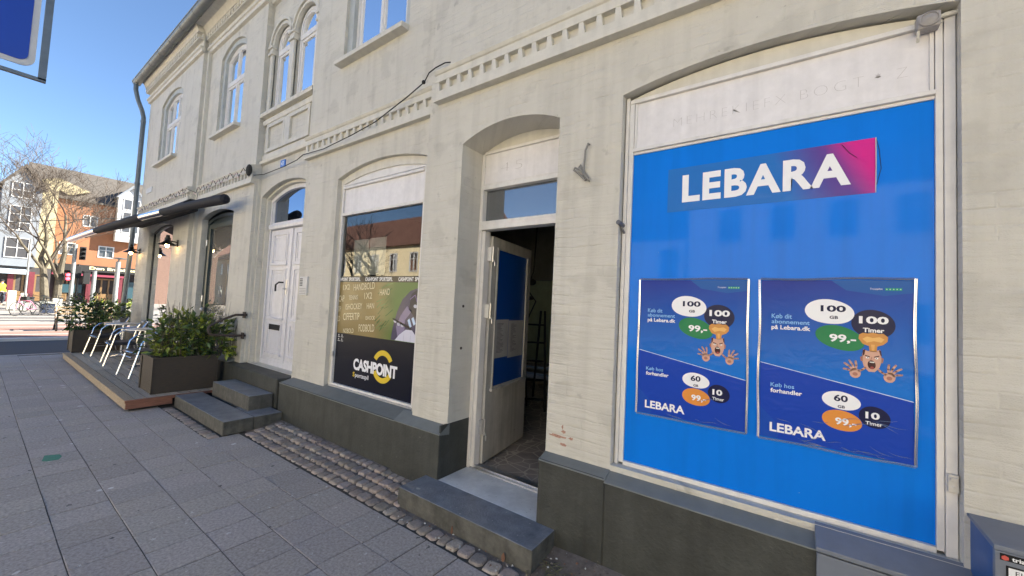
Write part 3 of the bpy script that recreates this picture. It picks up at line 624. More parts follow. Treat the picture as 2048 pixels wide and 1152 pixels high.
# dark green glazed door standing half open ----------------------------------
mb = MB(); yd = Y2 + .10
o_ = outline(-9.54, -8.0, zz(-1.45), zz(1.40), .1); ring(mb, o_, inset(o_, .06), yd, yd + .06); mb.box(-9.48, -8.06, yd + .03, yd + .05, zz(1.32), zz(1.45))
dd = mb.build('door', DGREEN, B)
mb = MB(); lf = [(-9.36, zz(-1.42)), (-8.06, zz(-1.42)), (-8.06, zz(1.32)), (-9.36, zz(1.32))]; ring(mb, lf, inset(lf, .09), yd - .03, yd + .02); mb.build('door_leaf', DGREEN, dd)
mb = MB(); mb.box(-9.27, -8.15, yd, yd + .006, zz(-1.33), zz(1.23)); mb.build('pane', PANE, dd)
mb = MB()
for z in (-.9, -.2, .9): mb.tube([(-9.40, yd - .04, zz(z)), (-9.40, yd - .04, zz(z + .12))], .014, 8)
mb.build('hinge', ALU, dd); mb = MB(); mb.ball((-9.30, yd - .06, zz(-.35)), .035); mb.build('knob', WHITE, dd, smooth=True)

# white panelled double door -------------------------------------------------
y3 = Y3 + .16
mb = MB(); o_ = outline(-7.13, -5.46, zz(-1.12), zz(1.585), .17); ring(mb, o_, inset(o_, .075), y3 - .02, y3 + .06)
mb.prof([(y3 - .05, zz(1.075)), (y3 - .06, zz(1.12)), (y3 - .05, zz(1.15)), (y3 + .04, zz(1.16)), (y3 + .04, zz(1.065))], -7.05, -5.54)
db = mb.build('door', DOORW, B, bevel=.003)
o_ = outline(-7.05, -5.54, zz(1.16), zz(1.57), .15); mb = MB(); ring(mb, o_, inset(o_, .03), y3, y3 + .03); mb.build('fanlight_frame', DOORW, db)
mb = MB(); fill(mb, inset(o_, .02), y3 + .02); mb.build('pane', PANE_D, db)
for xa, xb in ((-7.045, -6.302), (-6.298, -5.545)):
    mb = MB(); mb.box(xa, xb, y3, y3 + .045, zz(-1.10), zz(1.06)); 
    for za, zb_ in ((.50, .99), (-.37, .42), (-.93, -.45)):
        o_ = [(xa + .12, zz(za)), (xb - .13, zz(za)), (xb - .13, zz(zb_)), (xa + .12, zz(zb_))]
        ring(mb, o_, inset(o_, .022), y3 - .016, y3 + .002); q = inset(o_, .06); ring(mb, q, inset(q, .012), y3 - .008, y3 + .002)
        mb.prof([(y3 - .03, zz(za - .025)), (y3 - .03, zz(za - .005)), (y3, zz(za + .012)), (y3, zz(za - .025))], xa + .10, xb - .11)
    mb.box(xa + .02, xb - .02, y3 - .014, y3, zz(-1.08), zz(-1.0)); mb.build('door_leaf', DOORW, db, bevel=.002)
mb = MB(); mb.box(-6.325, -6.275, y3 - .022, y3 - .001, zz(-1.09), zz(1.055)); mb.build('astragal', DOORW, db)
mb = MB(); mb.box(-6.40, -6.36, y3 - .012, y3, zz(.02), zz(.24)); mb.tube([(-6.38, y3 - .01, zz(.1)), (-6.38, y3 - .06, zz(.1)), (-6.30, y3 - .065, zz(.09))], .010, 8); mb.build('handle', ALU, db)
mb = MB(); mb.tube([(-6.50, y3, zz(.20)), (-6.52, y3 - .06, zz(.20)), (-6.60, y3 - .07, zz(.16)), (-6.62, y3 - .06, zz(.06))], .013, 8); mb.build('pull_handle', BLACK, db)
mb = MB(); mb.box(-6.86, -6.50, y3 - .014, y3 - .006, zz(-.56), zz(-.47)); mb.build('letter_slot', BLACKM, db)

# open shop door and its frame -----------------------------------------------
yo = 2.78
mb = MB(); XA, XB = -2.41, -1.42
mb.box(XA, XA + .035, yo, yo + .09, zz(-1.50), zz(1.44)); mb.box(XA + .036, XA + .075, yo + .012, yo + .09, zz(-1.50), zz(.70)); mb.box(XB - .07, XB, yo, yo + .09, zz(-1.50), zz(1.44))
mb.box(XA + .036, XB - .07, yo - .012, yo + .09, zz(.705), zz(.755)); mb.box(XA + .036, XB - .07, yo + .002, yo + .09, zz(.757), zz(.79)); mb.box(XA + .036, XB - .07, yo - .006, yo + .09, zz(1.09), zz(1.125)); mb.box(XA + .036, XB - .07, yo + .01, yo + .09, zz(1.127), zz(1.15)); mb.box(XA + .036, XB - .07, yo - .008, yo + .09, zz(1.43), zz(1.455))
dr = mb.build('door', WWOOD, B, bevel=.003)
mb = MB(); mb.box(XA + .036, XB - .07, yo + .012, yo + .04, zz(1.151), zz(1.429)); mb.build('fascia_board', BOARD, dr)
mb = MB(); mb.prism([(XA, zz(1.456)), (XB, zz(1.456))] + arch(XA, XB, zz(1.457), .125)[::-1][1:-1], yo + .005, yo + .04); mb.build('arch_infill', TRIM, dr)
mb = MB(); mb.box(XA + .04, XB - .07, yo + .05, yo + .056, zz(.792), zz(1.089)); mb.build('pane', PANE, dr)
g = Art(yo + .0115); g.text('45', -2.19, -1.95, zz(1.24), zz(1.32), SHADOWINK, -.035, space=1.3); g.build('ghost_lettering', FLAT, dr)
# the leaf: local frame x along the leaf from the hinge, y = thickness
leaf = MB(); LW, LT, LH0, LH1 = .92, .04, zz(-1.485), zz(.665)
lo = [(.0, LH0), (LW, LH0), (LW, zz(-.90)), (0, zz(-.90))]; leaf.prism(lo, 0, LT)
o_ = [(0, zz(-.90)), (LW, zz(-.90)), (LW, LH1), (0, LH1)]; ring(leaf, o_, inset(o_, .10), 0, LT); ring(leaf, o_, inset(o_, .10), LT, 0)
q = inset(o_, .095); ring(leaf, q, inset(q, .02), -.012, .0)
leaf.box(.07, LW - .06, -.03, .0, zz(-.825), zz(-.80))
LR = math.atan2(3.77 - 2.89, -2.455 + 2.315)
lo_ = leaf.build('door_leaf', M('worn_door_paint', (.44, .43, .41), .5, .12, 6, .3, 40, streak=.3, spots=[(16, .12, .2, (.2, .18, .15))]), dr, loc=(-2.315, 2.89, 0), rotz=LR, bevel=.002)
mb = MB(); mb.box(.10, LW - .10, .012, .022, zz(-.80), zz(.565)); o2 = mb.build('door_panel', M('blue_film', (.0, .05, .30), .3, .05, 2, coat=.5), dr, loc=(-2.315, 2.89, 0), rotz=LR)
for i, z in enumerate((.42, -.12, -1.2)):
    mb = MB(); mb.box(-.045, -.004, -.012, .03, zz(z), zz(z + .13)); mb.tube([(-.02, -.018, zz(z - .01)), (-.02, -.018, zz(z + .14))], .009, 8); mb.tube([(-.02, -.018, zz(z + .02)), (-.035, -.05, zz(z - .01)), (-.035, -.05, zz(z - .05))], .006, 6); mb.build('hinge', ALU, dr, loc=(-2.315, 2.89, 0), rotz=LR)
mb = MB(); mb.box(XA + .03, XB - .01, yo + .0, yo + .13, zz(-1.515), zz(-1.49)); mb.box(XA + .03, XB - .01, yo + .03, yo + .045, zz(-1.49), zz(-1.475)); mb.build('threshold', ALU, dr, bevel=.002)

# ---- the room behind
mb = MB(); mb.box(-7.2, 1.0, 2.66, 7.5, zz(-1.56), zz(-1.505))
fl = mb.build('room_floor', M('vinyl_tiles', (.34, .28, .23), .35, .3, 3, .2, 40), B)
m = fl.data.materials[0]; nt_ = m.node_tree; pr = nt_.nodes['Principled BSDF']
src = pr.inputs['Base Color'].links[0].from_socket
uvg = N(nt_, 'ShaderNodeNewGeometry'); vo = N(nt_, 'ShaderNodeTexVoronoi', feature='DISTANCE_TO_EDGE'); vo.inputs['Scale'].default_value = 6; nt_.links.new(uvg.outputs['Position'], vo.inputs[0])
lt = N(nt_, 'ShaderNodeMath', operation='LESS_THAN'); lt.inputs[1].default_value = .035; nt_.links.new(vo.outputs['Distance'], lt.inputs[0])
bk = N(nt_, 'ShaderNodeTexBrick'); bk.offset = 0; bk.inputs['Scale'].default_value = 1; bk.inputs['Brick Width'].default_value = .45; bk.inputs['Row Height'].default_value = .45; bk.inputs['Mortar Size'].default_value = .006; nt_.links.new(uvg.outputs['Position'], bk.inputs[0])
mxx = N(nt_, 'ShaderNodeMath', operation='MAXIMUM'); nt_.links.new(lt.outputs[0], mxx.inputs[0]); nt_.links.new(bk.outputs['Fac'], mxx.inputs[1])
mm = N(nt_, 'ShaderNodeMix', data_type='RGBA'); nt_.links.new(mxx.outputs[0], mm.inputs['Factor']); nt_.links.new(src, mm.inputs['A']); mm.inputs['B'].default_value = (.6, .54, .44, 1); nt_.links.new(mm.outputs['Result'], pr.inputs['Base Color'])
mb = MB(); wall(mb, -7.2, 1.0, zz(-1.505), zz(1.94), 7.5, [(-6.6, -4.1, zz(-1.5), zz(.62), .0, .15)]); mb.box(-7.25, -7.2, 2.9, 7.5, zz(-1.5), zz(1.9)); mb.box(1.0, 1.05, 2.66, 7.5, zz(-1.5), zz(1.9)); mb.build('room_wall', INWALL, B)
mb = MB(); mb.box(-9.5, -4.72, 9.3, 9.4, .05, 3.6); mb.build('olive_back_wall', OLIVE, B)
mb = MB(); mb.box(-4.72, -3, 9.25, 9.4, .05, 2.3); mb.build('yard_door', WHITE, B)
# (the yard between y 7.6 and 10.4 is added, left open so sky light reaches the olive wall)

# ---- steps
st = thing('stone_steps', 'three grey stone steps rising to the white double door', 'steps', (-6.2, 2.2, 0))
def part(mb, name, m, par, **k):
    o = mb.build(name, m, par, **k); o.matrix_parent_inverse = Matrix.Translation(par.location).inverted() if not par.rotation_euler.z else par.matrix_basis.inverted(); return o
def stone(x0, x1, y0, y1, z0, z1, par, nm='step'):
    mb = MB(); mb.mi = 0; mb.box(x0, x1, y0, y1, z0, z1); mb.m = [1 if all(abs(mb.v[i][2] - z1) < 1e-6 for i in f) else 0 for f in mb.f]
    return part(mb, nm, [STONESIDE, STONE], par, bevel=.008)
stone(-7.07, -5.27, 1.80, 2.12, 0, .158, st); stone(-5.86, -5.27, 2.125, 2.44, 0, .155, st); stone(-6.86, -5.60, 2.17, 2.46, .0, .335, st)
mb = MB(); mb.box(-7.42, -5.55, 2.47, 2.93, 0, zz(-1.125)); part(mb, 'landing', PLINTH, st, bevel=.02)
s2 = thing('door_step', 'blue grey stone step with pale chips below the open shop door', 'step', (-1.9, 2.2, 0))
stone(-2.55, -1.27, 2.12, 2.42, 0, .152, s2)
mb = MB(); mb.box(-2.405, -1.425, 2.421, 2.79, 0, .15); part(mb, 'sill_slab', SLATE, s2, bevel=.004)

# ================================================================== GROUND
mb = MB(); mb.face([(-400, -300, -.12), (300, -300, -.12), (300, 400, -.12), (-400, 400, -.12)]); tag(mb.build('ground', ASPHALT), kind='structure')
mb = MB(); mb.box(-14.2, 6, -3.2, 3.0, -.3, -.0062); tag(mb.build('pavement_base', GROUT), kind='structure')
mb = MB(); mb.usecol = True; P_ = .3; cham = .003
for j in range(-14, 6):
    y0 = 1.66 + (j - 6) * .305 + .305; off = (-3.54) % P_ + random.uniform(-.02, .02) + (0.15 if j in (1, -3, -8) else 0)
    y1 = y0 + .305
    xr = 5.8
    n = int((xr + 14.2) / P_)
    for i in range(n + 1):
        xa = -14.2 + (off - (-14.2) % P_) % P_ + (i - 0) * P_ - P_; xb_ = xa + P_
        if xb_ > xr or xa < -14.2: continue
        if y0 > 1.65 and xb_ < -5.22: continue
        if y0 > 1.65: xa = max(xa, -5.26)
        g_ = random.uniform(.0032, .0052); gy = random.uniform(.0014, .0026); h = random.uniform(-.0025, .002); t1, t2 = random.uniform(-.0015, .0015), random.uniform(-.0015, .0015)
        a, b, c, d = xa + g_, xb_ - g_, y0 + gy, y1 - gy; k = random.uniform(.93, 1.07); mb.col = (k, k * random.uniform(.985, 1.0), k * random.uniform(.97, 1.02))
        top = [(a + cham, c + cham, h), (b - cham, c + cham, h + t1), (b - cham, d - cham, h + t1 + t2), (a + cham, d - cham, h + t2)]
        bot = [(a, c, -.0045), (b, c, -.0045), (b, d, -.0045), (a, d, -.0045)]; low = [(p[0], p[1], -.02) for p in bot]
        mb.face(top)
        for q in range(4):
            r_ = (q + 1) % 4; mb.face([bot[q], bot[r_], top[r_], top[q]]); mb.face([low[q], low[r_], bot[r_], bot[q]])
tag(mb.build('pavement', SLAB), kind='structure')
# granite setts along the foot of the house, laid by hand
mb = MB(); mb.usecol = True
def gz(y): return max(0, min(.055, (y - 1.97) * .12))
def sett(x, y, sx, sy):
    k = random.uniform(.75, 1.2); mb.col = (k * random.uniform(1, 1.1), k, k * random.uniform(.9, 1.0)); z = gz(y) + random.uniform(-.004, .008)
    rot = random.uniform(-.12, .12); n = 12; V = []
    for lvl, sc, zq in ((0, 1.0, -.05), (1, 1.0, -.012), (2, .90, -.002), (3, .66, .002)):
        for q in range(n):
            a = 2 * math.pi * (q + .5) / n; e = 1.0; ca, sa = math.cos(a), math.sin(a); cx = math.copysign(abs(ca) ** .45, ca) * sx / 2 * sc; cy = math.copysign(abs(sa) ** .45, sa) * sy / 2 * sc
            rr = 1 + .05 * math.sin(q * 3 + x * 50); V.append((x + (cx * math.cos(rot) - cy * math.sin(rot)) * rr, y + (cx * math.sin(rot) + cy * math.cos(rot)) * rr, z + zq))
    F = [(l * n + q, l * n + (q + 1) % n, (l + 1) * n + (q + 1) % n, (l + 1) * n + q) for l in range(3) for q in range(n)] + [tuple(3 * n + q for q in range(n))]
    mb.idx(V, F)
def sett_rows(x0, x1, y0, y1):
    ny = max(1, round((y1 - y0) / .108)); dy = (y1 - y0) / ny
    for r_ in range(ny):
        x = x0 + random.uniform(0, .05)
        while x < x1:
            s_ = random.uniform(.085, .125); sett(x + s_ / 2, y0 + (r_ + .5) * dy + random.uniform(-.006, .006), s_ - .012, dy - .012); x += s_
sett_rows(-5.0, -2.58, 1.98, 2.44); sett_rows(-5.24, -4.98, 1.99, 2.42); sett_rows(-7.1, -5.26, 1.66, 1.79); sett_rows(-2.58, -1.2, 1.975, 2.10)
tag(mb.build('cobble_strip', SETT), kind='structure')
mb = MB()                                              # sandy mortar bed, rising to the wall
nx, ny = 120, 8; V = []; F = []
for i in range(nx + 1):
    for j in range(ny + 1):
        x = -7.4 + 13.2 * i / nx; y = 1.955 + .52 * j / ny if x > -5.0 else 1.63 + .85 * j / ny; V.append((x, y, gz(y) - .016 + random.uniform(-.003, .003) + (.008 if x > -1.2 else 0) + (.012 if y > 2.36 else 0)))
for i in range(nx):
    for j in range(ny): a = i * (ny + 1) + j; F.append((a, a + ny + 1, a + ny + 2, a + 1))
mb.idx(V, F); tag(mb.build('mortar_bed', DIRT, smooth=True), kind='structure')
mb = MB()                                              # crumbs, dry leaves and litter at the foot of the wall
for i in range(420):
    x = random.choice([random.uniform(-2.6, -1.2), random.uniform(-1.25, .4), random.uniform(-1.25, -.6), random.uniform(-5.2, -2.6)]); y = random.uniform(1.99, 2.11) if x < -1.25 and x > -2.58 else random.uniform(2.0, 2.4)
    s_ = random.uniform(.003, .010); z = gz(y) + .002; a = random.uniform(0, 3); mb.mi = random.choice([0, 0, 0, 1, 2])
    P = [(x + s_ * math.cos(a + k * 1.57) * random.uniform(.6, 1.4), y + s_ * math.sin(a + k * 1.57) * random.uniform(.6, 1.4), z) for k in range(4)]; ap = (x, y, z + s_ * random.uniform(.5, 1.2))
    for k in range(4): mb.face([P[k], P[(k + 1) % 4], ap])
for i in range(230):                                   # pale flecks trodden onto slabs and steps
    f = random.random(); x, y, z = (random.uniform(-6.5, -.9), random.uniform(.2, 1.95), .0035) if f < .8 else (random.uniform(-2.5, -1.3), random.uniform(2.14, 2.4), .1535)
    if f >= .95: x, y, z = random.uniform(-2.35, -1.5), random.uniform(2.45, 2.7), .1515
    s_ = random.uniform(.002, .007) * (1.5 if f < .05 else 1); a = random.uniform(0, 3); mb.mi = 1
    mb.face([(x + s_ * math.cos(a + k * 1.05) * random.uniform(.5, 1.3), y + s_ * math.sin(a + k * 1.05) * random.uniform(.5, 1.3), z) for k in range(6)])
for i in range(60):
    x = random.gauss(-1.12, .09); y = random.uniform(2.05, 2.28); a = random.uniform(0, 6.3); l = random.uniform(.03, .07); mb.mi = 3
    mb.tube([(x, y, .02), (x + l * math.cos(a), y + l * math.sin(a), .03), (x + 1.6 * l * math.cos(a + .7), y + 1.6 * l * math.sin(a + .7), .025)], .0016, 4)
mb.mi = 1; mb.face([(-2.40 + .022 * math.cos(k), 2.20 + .014 * math.sin(k), .1538) for k in (0, 1, 2, 3, 4, 5)])
tag(mb.build('litter', [M('crumb', (.2, .17, .14)), M('chip', (.45, .45, .43)), M('dry_leaf', (.2, .09, .05)), M('moss', (.16, .15, .06))], merge=False), kind='stuff')
for (x, y, a) in ((-1.93, 2.105, 1.2), (-1.47, 2.10, .4)):
    mb = MB(); c, s_ = math.cos(a), math.sin(a); P = [(0, 0), (.012, .012), (.016, .035), (.004, .06), (-.010, .04), (-.012, .014)]
    mb.idx([(x + u * c, y + u * s_ * .4, .012 + v) for u, v in P] + [(x + u * c, y + u * s_ * .4 + .003, .012 + v) for u, v in P], [tuple(range(6)), tuple(range(6, 12))] + [(i, (i + 1) % 6, 6 + (i + 1) % 6, 6 + i) for i in range(6)])
    tag(mb.build('dry_leaf', M('leaf_brown', (.16, .08, .05))), 'curled brown leaf leaning on the door step, ' + ('farther one' if x < -1.7 else 'nearer one by its corner'), 'leaf', 'fallen leaves at the door step')
g = MB(); g.idx([(-5.79, .53, .004), (-5.74, .62, .004), (-5.66, .63, .004), (-5.57, .60, .004), (-5.58, .53, .004), (-5.62, .50, .004), (-5.7, .515, .004)], [tuple(range(7))]); tag(g.build('paint_mark', M('green_paint', (.07, .24, .16), .7, .3, 60)), 'faded green paint mark on the grey paving slabs', 'paint mark')
# street, kerbs, the square beyond
mb = MB(); mb.box(-14.32, -14.2, -30, 3.0, -.12, .0); tag(mb.build('kerb', STONE), kind='structure')
mb = MB(); mb.face([(-18.2, -60, -.06), (-14.32, -60, -.06), (-14.32, 60, -.06), (-18.2, 60, -.06)]); tag(mb.build('road', ASPHALT), kind='structure')
mb = MB(); mb.box(-18.5, -18.2, -60, 60, -.12, .02); tag(mb.build('kerb', WHITE), kind='structure')
mb = MB(); mb.face([(-70, -60, .0), (-18.5, -60, .0), (-18.5, 60, .0), (-70, 60, .0)]); tag(mb.build('square', PAVE2), kind='structure')
mb = MB()
for a, b in ((-19.6, -18.6), (-21.0, -20.1), (-23.0, -21.6), (-24.6, -23.6)): mb.face([(a, -20, .004), (b, -20, .004), (b, 4.5, .004), (a, 4.5, .004)])
tag(mb.build('brick_paving', REDBRICK), kind='structure')
mb = MB()
for a, b in ((-27.4, -26.8), (-29.4, -28.6), (-32.2, -31.2)): mb.face([(a, -20, .004), (b, -20, .004), (b, 3.0, .004), (a, 3.0, .004)])
tag(mb.build('paving_band', ASPHALT), kind='structure')

# ================================================================== ON THE BUILDING
def poster(dx, label, skew, puff):
    t = thing('poster', label, 'poster', (.18 + dx, 2.575, zz(-.2)), 0, 'posters on the blue panel')
    x0, x1, z0, z1 = -.122 + dx, .477 + dx, zz(-.637), zz(.213)
    g = Art(2.5655, .0003)
    navy, mid, low = (.0, .018, .26), (.0, .16, .60), (.0, .045, .40)
    def bgc(x, z):
        t = (z - zz(-.30)) / .5; u = (x - x0) / (x1 - x0); t = max(0, min(1, t * .85 + (1 - u) * .12)); return tuple(mid[i] * (1 - t) + navy[i] * t for i in range(3))
    g.grad(x0, x1, z0, z1, bgc)
    g.layer(); g.poly([(x0, z0), (x1, z0), (x1, zz(-.352)), (x0, zz(-.238))], low)
    g.poly([(x1 - .30, z1), (x1 - .24, z1 - .05), (x1 - .10, z1 - .075), (x1, z1 - .06), (x1, z1)], (.0, .09, .36)); 
    g.layer(); g.line([(x0, zz(-.238)), (x1, zz(-.352))], .0035, (.55, .68, .85))
    g.poly([(x0, z0 + .16), (x0 + .07, z0 + .09), (x0 + .09, z0 + .03), (x0 + .08, z0), (x0, z0)], (.002, .06, .40))
    W = (.85, .85, .87); NV = (.003, .006, .05); GR = (.01, .20, .07); OR = (.72, .27, .05); lb = (.25, .52, .85)
    def X(v): return v + dx
    g.blob(X(.34), zz(-.005), .076, .073, NV); g.blob(X(.346), zz(-.452), .054, .054, NV)
    g.layer(); g.blob(X(.178), zz(.046), .090, .068, W, .22); g.blob(X(.226), zz(-.395), .068, .048, W, .22)
    g.layer(); g.blob(X(.218), zz(-.085), .090, .063, GR, .2, rot=-.2); g.blob(X(.228), zz(-.492), .071, .053, OR, .18)
    g.layer()
    T = [('100', .136, .236, .052, .085, NV, .03), ('GB', .172, .206, .016, .032, NV, .03), ('100', .285, .392, .0, .037, W, .035), ('Timer', .30, .377, -.042, -.020, W, .03), ('99,-', .172, .275, -.105, -.06, W, .03),
         ('60', .192, .246, -.395, -.362, NV, .03), ('GB', .207, .235, -.427, -.413, NV, .03), ('10', .311, .362, -.458, -.425, W, .035), ('Timer', .311, .372, -.488, -.470, W, .02), ('99,-', .198, .278, -.515, -.475, W, .03),
         ('Køb dit', -.074, .016, .005, .031, lb, .012), ('abonnement', -.074, .092, -.022, .0, lb, .012), ('på Lebara.dk', -.074, .095, -.060, -.030, (.85, .85, .87), .024), ('Køb hos', -.074, .030, -.365, -.342, lb, .012), ('forhandler', -.074, .064, -.395, -.372, (.85, .85, .87), .024), ('LEBARA', -.075, .162, -.603, -.555, (.85, .85, .87), .028), ('Trustpilot', .325, .37, .165, .176, W, .0)]
    for s_, a, b, c, d, col, bo in T: g.text(s_, X(a), X(b), zz(c), zz(d), col, bo)
    for k in range(5): g.rect(X(.380 + k * .012), X(.390 + k * .012), zz(.164), zz(.176), (.0, .35, .16)); 
    g.layer()
    for k in range(5): g.blob(X(.385 + k * .012), zz(.170), .0022, .0022, W, 0, n=6)
    # mushroom cloud, shouting face and two raised hands, as printed
    sk, sk2, dk = (.62, .36, .27), (.40, .18, .13), (.05, .01, .015)
    g.poly([(X(x), zz(z)) for x, z in [(.284, -.075), (.286, -.055), (.300, -.045), (.318, -.048), (.336, -.042), (.356, -.047), (.374, -.045), (.390, -.060), (.388, -.082), (.374, -.098), (.352, -.108), (.35, -.135), (.325, -.135), (.322, -.108), (.30, -.100)]], (.60, .27, .07))
    g.poly([(X(x), zz(z)) for x, z in [(.302, -.125), (.315, -.132), (.345, -.132), (.362, -.122), (.366, -.15), (.368, -.18), (.360, -.21), (.343, -.232), (.322, -.232), (.305, -.212), (.297, -.18), (.298, -.15)]], sk)
    g.poly([(X(x), zz(z)) for x, z in [(.290, -.165), (.299, -.158), (.300, -.185), (.293, -.183)]], sk2); g.poly([(X(x), zz(z)) for x, z in [(.367, -.158), (.375, -.165), (.372, -.185), (.366, -.185)]], sk2)
    for sx, cx, cz, ro in ((1, .272, -.238, .55), (-1, .395, -.243, -.55)):
        palm = []
        for k in range(12): a = 2 * math.pi * k / 12; palm.append((X(cx + .021 * math.cos(a)), zz(cz - .008 + .024 * math.sin(a))))
        g.poly(palm, sk)
        for k, (aa, ll) in enumerate(((2.75, .030), (2.25, .042), (1.85, .045), (1.45, .040), (.55, .032))):
            an = aa if sx == 1 else math.pi - aa; an -= 0; dx_, dz_ = math.cos(an), math.sin(an)
            bx, bz = cx + .013 * dx_, cz - .004 + .013 * dz_; mx_, mz_ = bx + ll * .55 * dx_, bz + ll * .55 * dz_; ex, ez = mx_ + ll * .5 * math.cos(an + .25 * sx), mz_ + ll * .5 * math.sin(an + .25 * sx)
            g.line([(X(bx), zz(bz)), (X(mx_), zz(mz_)), (X(ex), zz(ez))], .0085, sk); g.blob(X(ex), zz(ez), .0042, .0042, sk, 0, n=8); g.blob(X(mx_), zz(mz_), .0042, .0042, sk, 0, n=8)
    g.layer(); g.poly([(X(x), zz(z)) for x, z in [(.298, -.075), (.315, -.062), (.336, -.068), (.36, -.062), (.378, -.072), (.366, -.088), (.34, -.083), (.315, -.092)]], (.78, .45, .14)); g.poly([(X(x), zz(z)) for x, z in [(.330, -.10), (.343, -.10), (.342, -.13), (.332, -.13)]], (.75, .40, .12))
    g.poly([(X(x), zz(z)) for x, z in [(.300, -.128), (.31, -.125), (.306, -.15), (.299, -.16)]], dk); g.poly([(X(x), zz(z)) for x, z in [(.357, -.124), (.365, -.127), (.369, -.155), (.363, -.148)]], dk)
    g.blob(X(.333), zz(-.199), .014, .022, dk); g.poly([(X(x), zz(z)) for x, z in [(.308, -.152), (.326, -.158), (.325, -.163), (.308, -.157)]], dk); g.poly([(X(x), zz(z)) for x, z in [(.340, -.158), (.359, -.151), (.359, -.156), (.341, -.163)]], dk)
    for q in (.317, .350): g.blob(X(q), zz(-.165), .0062, .0042, (.85, .85, .85), 0, n=10)
    g.line([(X(.333), zz(-.160)), (X(.329), zz(-.176)), (X(.337), zz(-.178))], .003, sk2)
    g.blob(X(.272), zz(-.25), .010, .009, sk2, 0, n=10); g.blob(X(.395), zz(-.255), .010, .009, sk2, 0, n=10)
    g.layer()
    for q in (.318, .349): g.blob(X(q), zz(-.165), .0022, .0026, dk, 0, n=8)
    g.poly([(X(x), zz(z)) for x, z in [(.324, -.183), (.343, -.183), (.341, -.188), (.326, -.188)]], (.8, .78, .72)); g.blob(X(.334), zz(-.212), .007, .006, (.35, .06, .06), 0, n=10)
    o = g.build('sheet', PRINT); o.parent = t; o.matrix_parent_inverse = t.matrix_basis.inverted()
    # clear plastic pocket: a bent welded rim standing off the sheet
    mbf = MB(); n = 26
    for (a, b), (c, d) in (((x0 - .006, z0 - .006), (x1 + .006, z0 - .006 + skew)), ((x1 + .006, z0 - .006 + skew), (x1 + .002, z1 + .008)), ((x1 + .002, z1 + .008), (x0 - .006, z1 + .004)), ((x0 - .006, z1 + .004), (x0 - .006, z0 - .006))):
        for off, rr in ((0, .0035), (.006, .0018)):
            P = []
            for k in range(n + 1):
                t_ = k / n; w_ = math.sin(t_ * math.pi * 3 + a * 9) * .0018 * puff
                P.append((a + (c - a) * t_ + w_ * (abs(d - b) > .3) + off * (1 if a > dx + .2 else -1) * (abs(d - b) > .3) * .9, 2.562 - off * .4 - abs(math.sin(t_ * 7)) * .003 * puff, b + (d - b) * t_ + w_ * (abs(d - b) < .3) - off * (1 if b < H else -1) * (abs(d - b) < .3)))
            mbf.tube(P, rr, 6)
    o = mbf.build('pocket_rim', CHROME, smooth=True); o.parent = t; o.matrix_parent_inverse = t.matrix_basis.inverted()
    rnd = random.Random(int(dx * 10) + 3); mbc_ = MB()
    for k in range(22 if puff > 1 else 8):                  # creases in the plastic, mostly at the foot
        xx = x0 + .03 + rnd.random() * (x1 - x0 - .1); z_ = z0 + .012 + rnd.random() ** 2 * .16; l = rnd.uniform(.03, .13); an = rnd.uniform(-.5, .35)
        P = [(xx + l * u * math.cos(an), 2.5615 - .0006 * math.sin(u * 3.1), z_ + l * u * math.sin(an) + .006 * math.sin(u * 4 + k)) for u in (0, .25, .5, .75, 1)]
        P = [(min(max(p[0], x0 + .004), x1 - .004), p[1], max(p[2], z0 + .004)) for p in P]; mbc_.tube(P, [.0002, .0010, .0013, .0010, .0002], 5)
    o = mbc_.build('plastic_crease', CHROME, smooth=True); o.parent = t; o.matrix_parent_inverse = t.matrix_basis.inverted()
poster(0, 'creased phone plan poster in clear pocket, right one on the blue panel', .0, 1.6)
poster(-.667, 'flat phone plan poster in clear pocket, left one on the blue panel', .0, .8)
# banner
g = Art(2.5735, .0004); x0, x1, z0, z1 = -.642, .345, zz(.651), zz(.93)
def bc(x, z):
    u, v = (x - x0) / (x1 - x0), (z - z0) / (z1 - z0); a = (.012, .15, .50); b = (.10, .05, .28); c = (.62, .012, .25)
    k = max(0, min(1, (u - .66 + .10 * v) * 5)); m_ = max(0, min(1, (u - .92 + .14 * v) * 8)); q = tuple(a[i] * (1 - k) + b[i] * k for i in range(3)); return tuple(q[i] * (1 - m_) + c[i] * m_ for i in range(3))
g.grad(x0, x1, z0, z1, bc, 40, 10)
for _ in range(3): g.layer()
W = (.82, .82, .85)
g.text('LEBARA', -.555, .252, zz(.706), zz(.880), W, .038, space=1.12)
bn = g.build('banner', PRINT); tag(bn, 'blue banner fading to magenta with white lettering above the two posters', 'banner')
mb = MB(); mb.tube([(x1, 2.572, z0), (x1 + .001, 2.569, (z0 + z1) / 2), (x1, 2.572, z1)], .0022, 6); o = mb.build('peeling_edge', WHITE); o.parent = bn
mb = MB(); mb.tube([(x1 + .004, 2.574, z0 + .04), (x1 + .02, 2.573, z0 + .12), (x1 + .012, 2.573, z1 - .06), (x1 + .001, 2.574, z1)], .0012, 5); mb.tube([(x1 - .13, 2.5715, z1 - .01), (x1 - .10, 2.571, z1 - .06), (x1 - .07, 2.5712, z1 - .09)], .0011, 5); o = mb.build('crease', BLACKM); o.parent = bn

